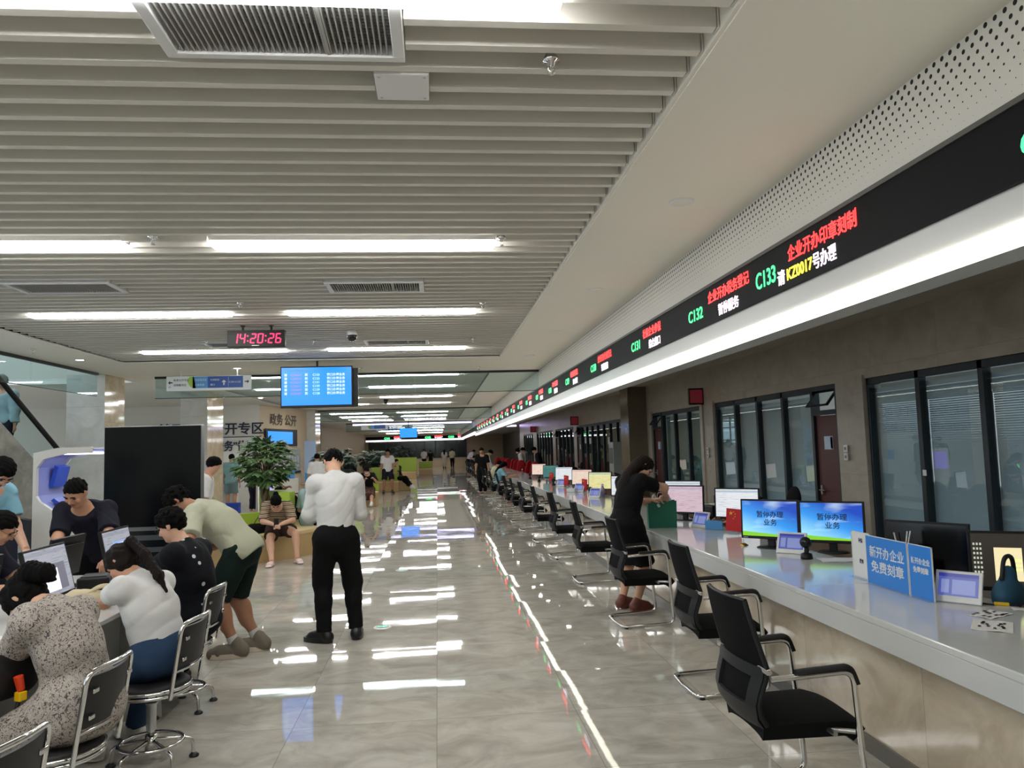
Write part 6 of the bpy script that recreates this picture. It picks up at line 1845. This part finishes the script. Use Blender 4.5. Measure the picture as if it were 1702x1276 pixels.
who('standing man with glasses in light blue shirt at the left picture edge', 1.80, -3.88, 7.00, -112, .95, lean=(5, 9, 16), head=(22, -6, 0),
    hw=((-3.5, 7.0, .95), (-3.55, 6.6, .95)), epole=down, skin=SKIN2,
    top=(CLB, .7, 0, .0, .018), bottom=('pants', CNV, .97), shoes=('lace', SHB, SHB), collar=CLB, hair='short', res=.008, glasses=True)
# benches
who('woman in striped top and slides sitting on the bench looking at her phone', 1.60, -2.56, 12.80, 186, .52, lean=(24, 24, 10), head=(14, 0, 0),
    hw=((-2.42, 12.24, .62), (-2.52, 12.22, .62)), fw=((-2.20, 12.38, .075), (-2.54, 12.16, .075)), kpole=((-.5, .8, .6), (.4, .8, .6)), epole=((-.8, -.2, -.4), (.8, -.2, -.4)), toe=(24, -10), skin=SKIN2,
    top=(STR, .95, 0, .02, .022), bottom=('shorts', CBR, .62), shoes=('slide', SLD, None), hair='bun', res=.009, fat=1.12)
t = thing('phone', 'phone held by the woman in the striped top', 'phone', (-2.47, 12.16, .64), .1); MB().box(-.035, .035, -.005, .005, -.06, .07).build('body', BLACKP, t, bevel=.003)
t = thing('shoulder_bag', 'black shoulder bag beside the woman in the striped top', 'bag', (-2.88, 12.76, .42), .2)
put(Field().cone((-.09, 0, .09), (.09, 0, .10), .09, .08, .03, ((0, 1, 0), .5)).plane((0, 0, .004), (0, 0, -1)).mesh('body', .012), 'body', CBK, t); MB().tube(fillet([(-.08, 0, .14), (.06, -.05, .36), (.24, -.10, .52)], .1), .006, 6).build('strap', BLACKM, t)
who('woman in blue grey top seated with her back turned behind the standing man', 1.62, -2.28, 14.05, -22, .52, lean=(6, 6, 14), head=(20, 8, 0), hw=((-2.32, 14.40, .65), (-2.08, 14.42, .65)), fw=((-2.3, 14.5, .08), (-2.05, 14.55, .08)), kpole=sitk, epole=down,
    top=(CGY, .9, 0, .07, .03), bottom=('pants', CBK, .97), hair='pony', res=.010, detail=False)
who('person in black slumped with head on arms over the high lime bench back', 1.66, -2.62, 15.55, 168, .52, lean=(34, 24, 16), head=(46, 0, 0), hw=((-2.45, 15.0, 1.06), (-2.85, 14.98, 1.06)), fw=((-2.5, 15.5, .08), (-2.75, 15.5, .08)), kpole=sitk, epole=((-1, 0, .2), (1, 0, .2)),
    top=(CBK, .95, .6, .04, .02), bottom=('pants', CBK, .97), hair='short', res=.010, detail=False)
block_bench(-2.45, 15.85, 1.2, .55, 'beige block bench hidden behind the high lime back', .6, 0, False)
who('person with dark hair and a white striped black top sitting beside the slumped one', 1.62, -2.28, 15.75, 140, .52, lean=(4, 6, 12), head=(18, 0, 0), hw=((-2.4, 15.4, .7), (-2.6, 15.5, .7)), fw=((-2.4, 15.35, .08), (-2.6, 15.4, .08)), kpole=sitk, epole=down,
    top=(pattern('cloth_black_stripe', 'stripe', ['#0d0d10', '#0d0d10', '#b8b8b8'], 1.4, thr=.7), .9, 0, .04, .02), bottom=('pants', CBK, .97), hair='long', res=.010, detail=True)
who('masked woman in black top and patterned skirt sitting right of the standing man', 1.62, -2.14, 24.35, 168, .52, lean=(8, 10, 12), head=(18, 0, 0), hw=((-1.95, 23.9, .85), (-2.2, 23.88, .85)), fw=((-2.0, 23.55, .08), (-2.25, 23.5, .08)), kpole=sitk, epole=down,
    top=(CBK, .9, 0, .0, .02), bottom=('skirt', PAT, 1.15), shoes=('lace', SHW, SHW), hair='bun', res=.013, mask=True)
who('man in white tee and dark shorts standing before the lime bench', 1.74, -2.0, 31.3, 190, None, lean=(0, 2, 6), head=(6, 0, 0), hw=((-1.72, 31.2, .82), (-2.28, 31.2, .82)), fw=((-1.82, 31.3, .08), (-2.16, 31.2, .08)), skin=SKIN3,
    top=(CW, .75, 0, .04, .025), bottom=('shorts', CNV, .9), shoes=('lace', SHB, SHB), hair='short', res=.013, fat=1.12)
who('person in black with white shoes lounging on the bench behind the man in shorts', 1.70, -1.60, 32.95, 230, .54, lean=(-24, 4, 10), head=(10, 0, 0), hw=((-1.7, 32.6, .7), (-1.9, 32.8, .7)), fw=((-.98, 32.2, .08), (-1.1, 32.5, .22)), kpole=sitk, epole=down,
    top=(CBK, .95, .6, .0, .02), bottom=('pants', CBK, .95), shoes=('lace', SHW, SHW), hair='short', res=.014, detail=False)
who('person in dark clothes standing left of the dark plant', 1.62, -3.85, 34.6, 0, None, head=(10, 0, 0), top=(CNV, .95, .9, .04, .02), bottom=('skirt', CBK, 1.2), hair='short', res=.015, detail=False)
# far end of the hall
far_p = [
 ('man in white shirt and black trousers standing at the far counter', 1.72, -1.20, 69.0, 0, CW, ('pants', CBK, .97), 'short'),
 ('person in dark clothes beside the man in white at the far counter', 1.60, -.62, 70.5, 20, CBK, ('pants', CBK, .97), 'short'),
 ('woman in white top and long pale skirt at the far counter', 1.62, .60, 69.0, 0, CW, ('skirt', mat('cloth_pale', '#c9c2b2', .85), 1.5), 'long'),
 ('man in pale green shirt and black trousers at the far counter', 1.68, 1.30, 69.5, -10, CCR, ('pants', CBK, .97), 'short'),
 ('person in dark coat standing by the far plant', 1.66, -2.1, 58.0, 10, CNV, ('pants', CBK, .97), 'short')]
for l, H, x, y, a, c, bt, hr in far_p:
    who(l, H, x, y, a, None, top=(c, .9, 0 if c is not CNV else .9, .03, .03), bottom=bt, hair=hr, res=.022, detail=False, head=(10, 0, 0), shoes=('lace', SHB, None))
who('person in white shirt leaning over the far part of the long counter', 1.70, 2.0, 50.5, -70, None, lean=(24, 10, 6), head=(10, 0, 0), top=(CW, .9, 0, .0, .03), bottom=('pants', CBK, .97), hair='short', res=.02, detail=False)
who('person in white shirt bending over the counter behind the man in black tee', 1.74, 1.72, 31.2, -75, None, lean=(26, 10, 6), head=(14, 0, 0), hw=((2.25, 31.4, .85), (2.2, 31.0, .85)), top=(CW, .95, .8, .0, .03), bottom=('pants', CBK, .97), hair='short', res=.015, detail=False)
who('man in black tee with a white print standing among the far visitor chairs', 1.70, 1.66, 28.9, 170, None, head=(8, 0, 0), top=(CBK, .8, 0, .03, .03), bottom=('pants', CBK, .97), hair='short', res=.014)
who('visitor in pale yellow top sitting in the far row of chairs', 1.62, 1.80, 25.9, -84, .545, lean=(12, 8, 12), head=(14, 0, 0), hw=((2.3, 26.1, .82), (2.3, 25.7, .82)), fw=((2.15, 26, .08), (2.15, 25.8, .08)), kpole=sitk, epole=down, top=(CCR, .9, 0, .03, .025), bottom=('pants', CBK, .97), hair='short', res=.013, detail=False)
who('visitor in light blue top with long hair sitting in the far row of chairs', 1.60, 1.80, 23.7, -84, .545, lean=(10, 8, 12), head=(12, 0, 0), hw=((2.3, 23.9, .82), (2.3, 23.5, .82)), fw=((2.15, 23.85, .08), (2.15, 23.6, .08)), kpole=sitk, epole=down, top=(CLB, .9, 0, .03, .025), bottom=('pants', CNV, .97), hair='long', res=.013, detail=False)
who('visitor in dark clothes sitting at the far end of the chair row', 1.62, 1.80, 43.3, -84, .545, lean=(12, 8, 12), hw=((2.3, 43.5, .82), (2.3, 43.1, .82)), fw=((2.15, 43.45, .08), (2.15, 43.2, .08)), kpole=sitk, epole=down, top=(CBK, .9, 0, .03, .025), bottom=('pants', CBK, .97), hair='short', res=.02, detail=False)
# staff behind the counter
who('staff member in dark suit standing behind the counter by the red chairs', 1.70, 3.95, 29.8, 80, None, lean=(6, 8, 10), head=(20, 0, 0), top=(CNV, 1, .95, .06, .03), bottom=('pants', CNV, .97), hair='short', res=.014, skin=SKIN2)
who('masked staff member in white shirt and dark vest behind the red chairs', 1.66, 3.85, 35.0, 90, None, lean=(8, 8, 10), head=(16, 0, 0), top=(CW, 1, .9, .0, .03), bottom=('pants', CNV, .97), hair='bun', res=.016, mask=True)
who('staff member in grey white shirt standing next to the masked one', 1.68, 4.25, 36.6, 70, None, lean=(6, 8, 10), head=(16, 0, 0), top=(mat('cloth_grey_white', '#9a9c9c', .85), 1, .9, .0, .03), bottom=('pants', CNV, .97), hair='short', res=.016, detail=False)
for x, y, l in ((3.30, 8.75, 'staff member with black hair, head bowed behind the left paused-service monitor'), (3.70, 17.4, 'staff member with black hair bowed behind the pale yellow monitor'), (3.75, 21.9, 'staff member with black hair behind the white and grey monitor'), (3.75, 24.6, 'staff member with black hair behind the dark teal monitor')):
    who(l, 1.60, x + .55, y, 92, .56, lean=(18, 22, 24), head=(46, 0, 0), hw=((x + .05, y - .2, .76), (x + .05, y + .2, .76)), fw=((x + .3, y - .1, .08), (x + .3, y + .1, .08)), kpole=sitk, epole=down, top=(CNV, 1, .95, .02, .02), bottom=('pants', CBK, .97), hair='bun' if y > 10 else 'long', res=.012, detail=False)
    o = office_chair(x + .58, y, PI / 2, 'black staff chair under the person ' + l[l.index('behind'):], FABRIC); o['group'] = 'black staff chairs'
# back room and escalator
who('man in blue green shirt and shorts standing in the back room below the wall letters', 1.72, -6.25, 24.2, 6, None, head=(12, 0, 0), top=(mat('cloth_teal', '#7c9f9d', .85), .9, 0, .05, .03), bottom=('shorts', mat('cloth_grey_blue', '#6f8284', .85), .85), shoes=('lace', SHW, SHW), hair='short', res=.013, detail=False)
who('person in black standing at the left in the back room beside the pale pillar', 1.64, -6.75, 24.5, 20, None, head=(10, 0, 0), top=(CBK, .9, .9, .03, .02), bottom=('pants', CBK, .97), hair='short', res=.015, detail=False)
who('person in black partly hidden by the trunk of the money tree', 1.70, -5.45, 23.6, -30, None, head=(14, 0, 0), top=(CBK, .9, .9, .03, .02), bottom=('pants', CNV, .97), hair='short', res=.015, detail=False)
who('person whose dark head shows just past the right edge of the black board', 1.68, -3.40, 11.6, -80, None, lean=(4, 6, 8), head=(10, 0, 0), top=(CW, .9, 0, .03, .02), bottom=('pants', CBK, .97), hair='short', res=.012, detail=False)
who('person in pale blue riding the escalator behind the glass', 1.70, -7.62, 14.5, 160, 2.43, head=(4, 0, 0), hands=((-.25, .06, 2.3), (.25, .06, 2.3)), feet=((-.09, 0, 1.62), (.09, 0, 1.62)), top=(CGY, .9, .9, .03, .03), bottom=('pants', CNV, .97), hair='short', hairm=mat('grey_hair', '#77716b', .6), res=.014, detail=False)  # pale top and hair colours stand for the haze of the glass
who('person in white top standing behind the standing man by the far planter', 1.66, -3.5, 23.0, 10, None, head=(10, 0, 0), top=(CW, .9, 0, .03, .03), bottom=('pants', CNV, .97), hair='short', res=.014, detail=False)
# things held or carried at the table
t = thing('lap_bag', 'black bag on the lap of the woman in the floral dress', 'bag', (-1.93, 3.66, .655), R(66))
put(Field().cone((-.10, 0, .10), (.10, 0, .10), .10, .10, .04, ((0, 1, 0), .6)).plane((0, 0, .0), (0, 0, -1)).mesh('body', .010), 'body', BLACKM, t)
c = MB().tube([(.02, -.09, .11), (.03, -.095, .05)], [.020, .016], 10); c.build('orange_clip', mat('clip_orange', '#d8401c', .4), t, label='orange clip')
MB().box(.008, .045, -.115, -.08, .005, .045).build('yellow_clip', mat('clip_yellow', '#e8b80e', .4), t, bevel=.004, label='yellow clip')
MB().tube(fillet([(.03, -.09, .02), (-.02, -.10, -.10), (-.12, -.05, -.20)], .05), .009, 8).build('strap', BLACKM, t)
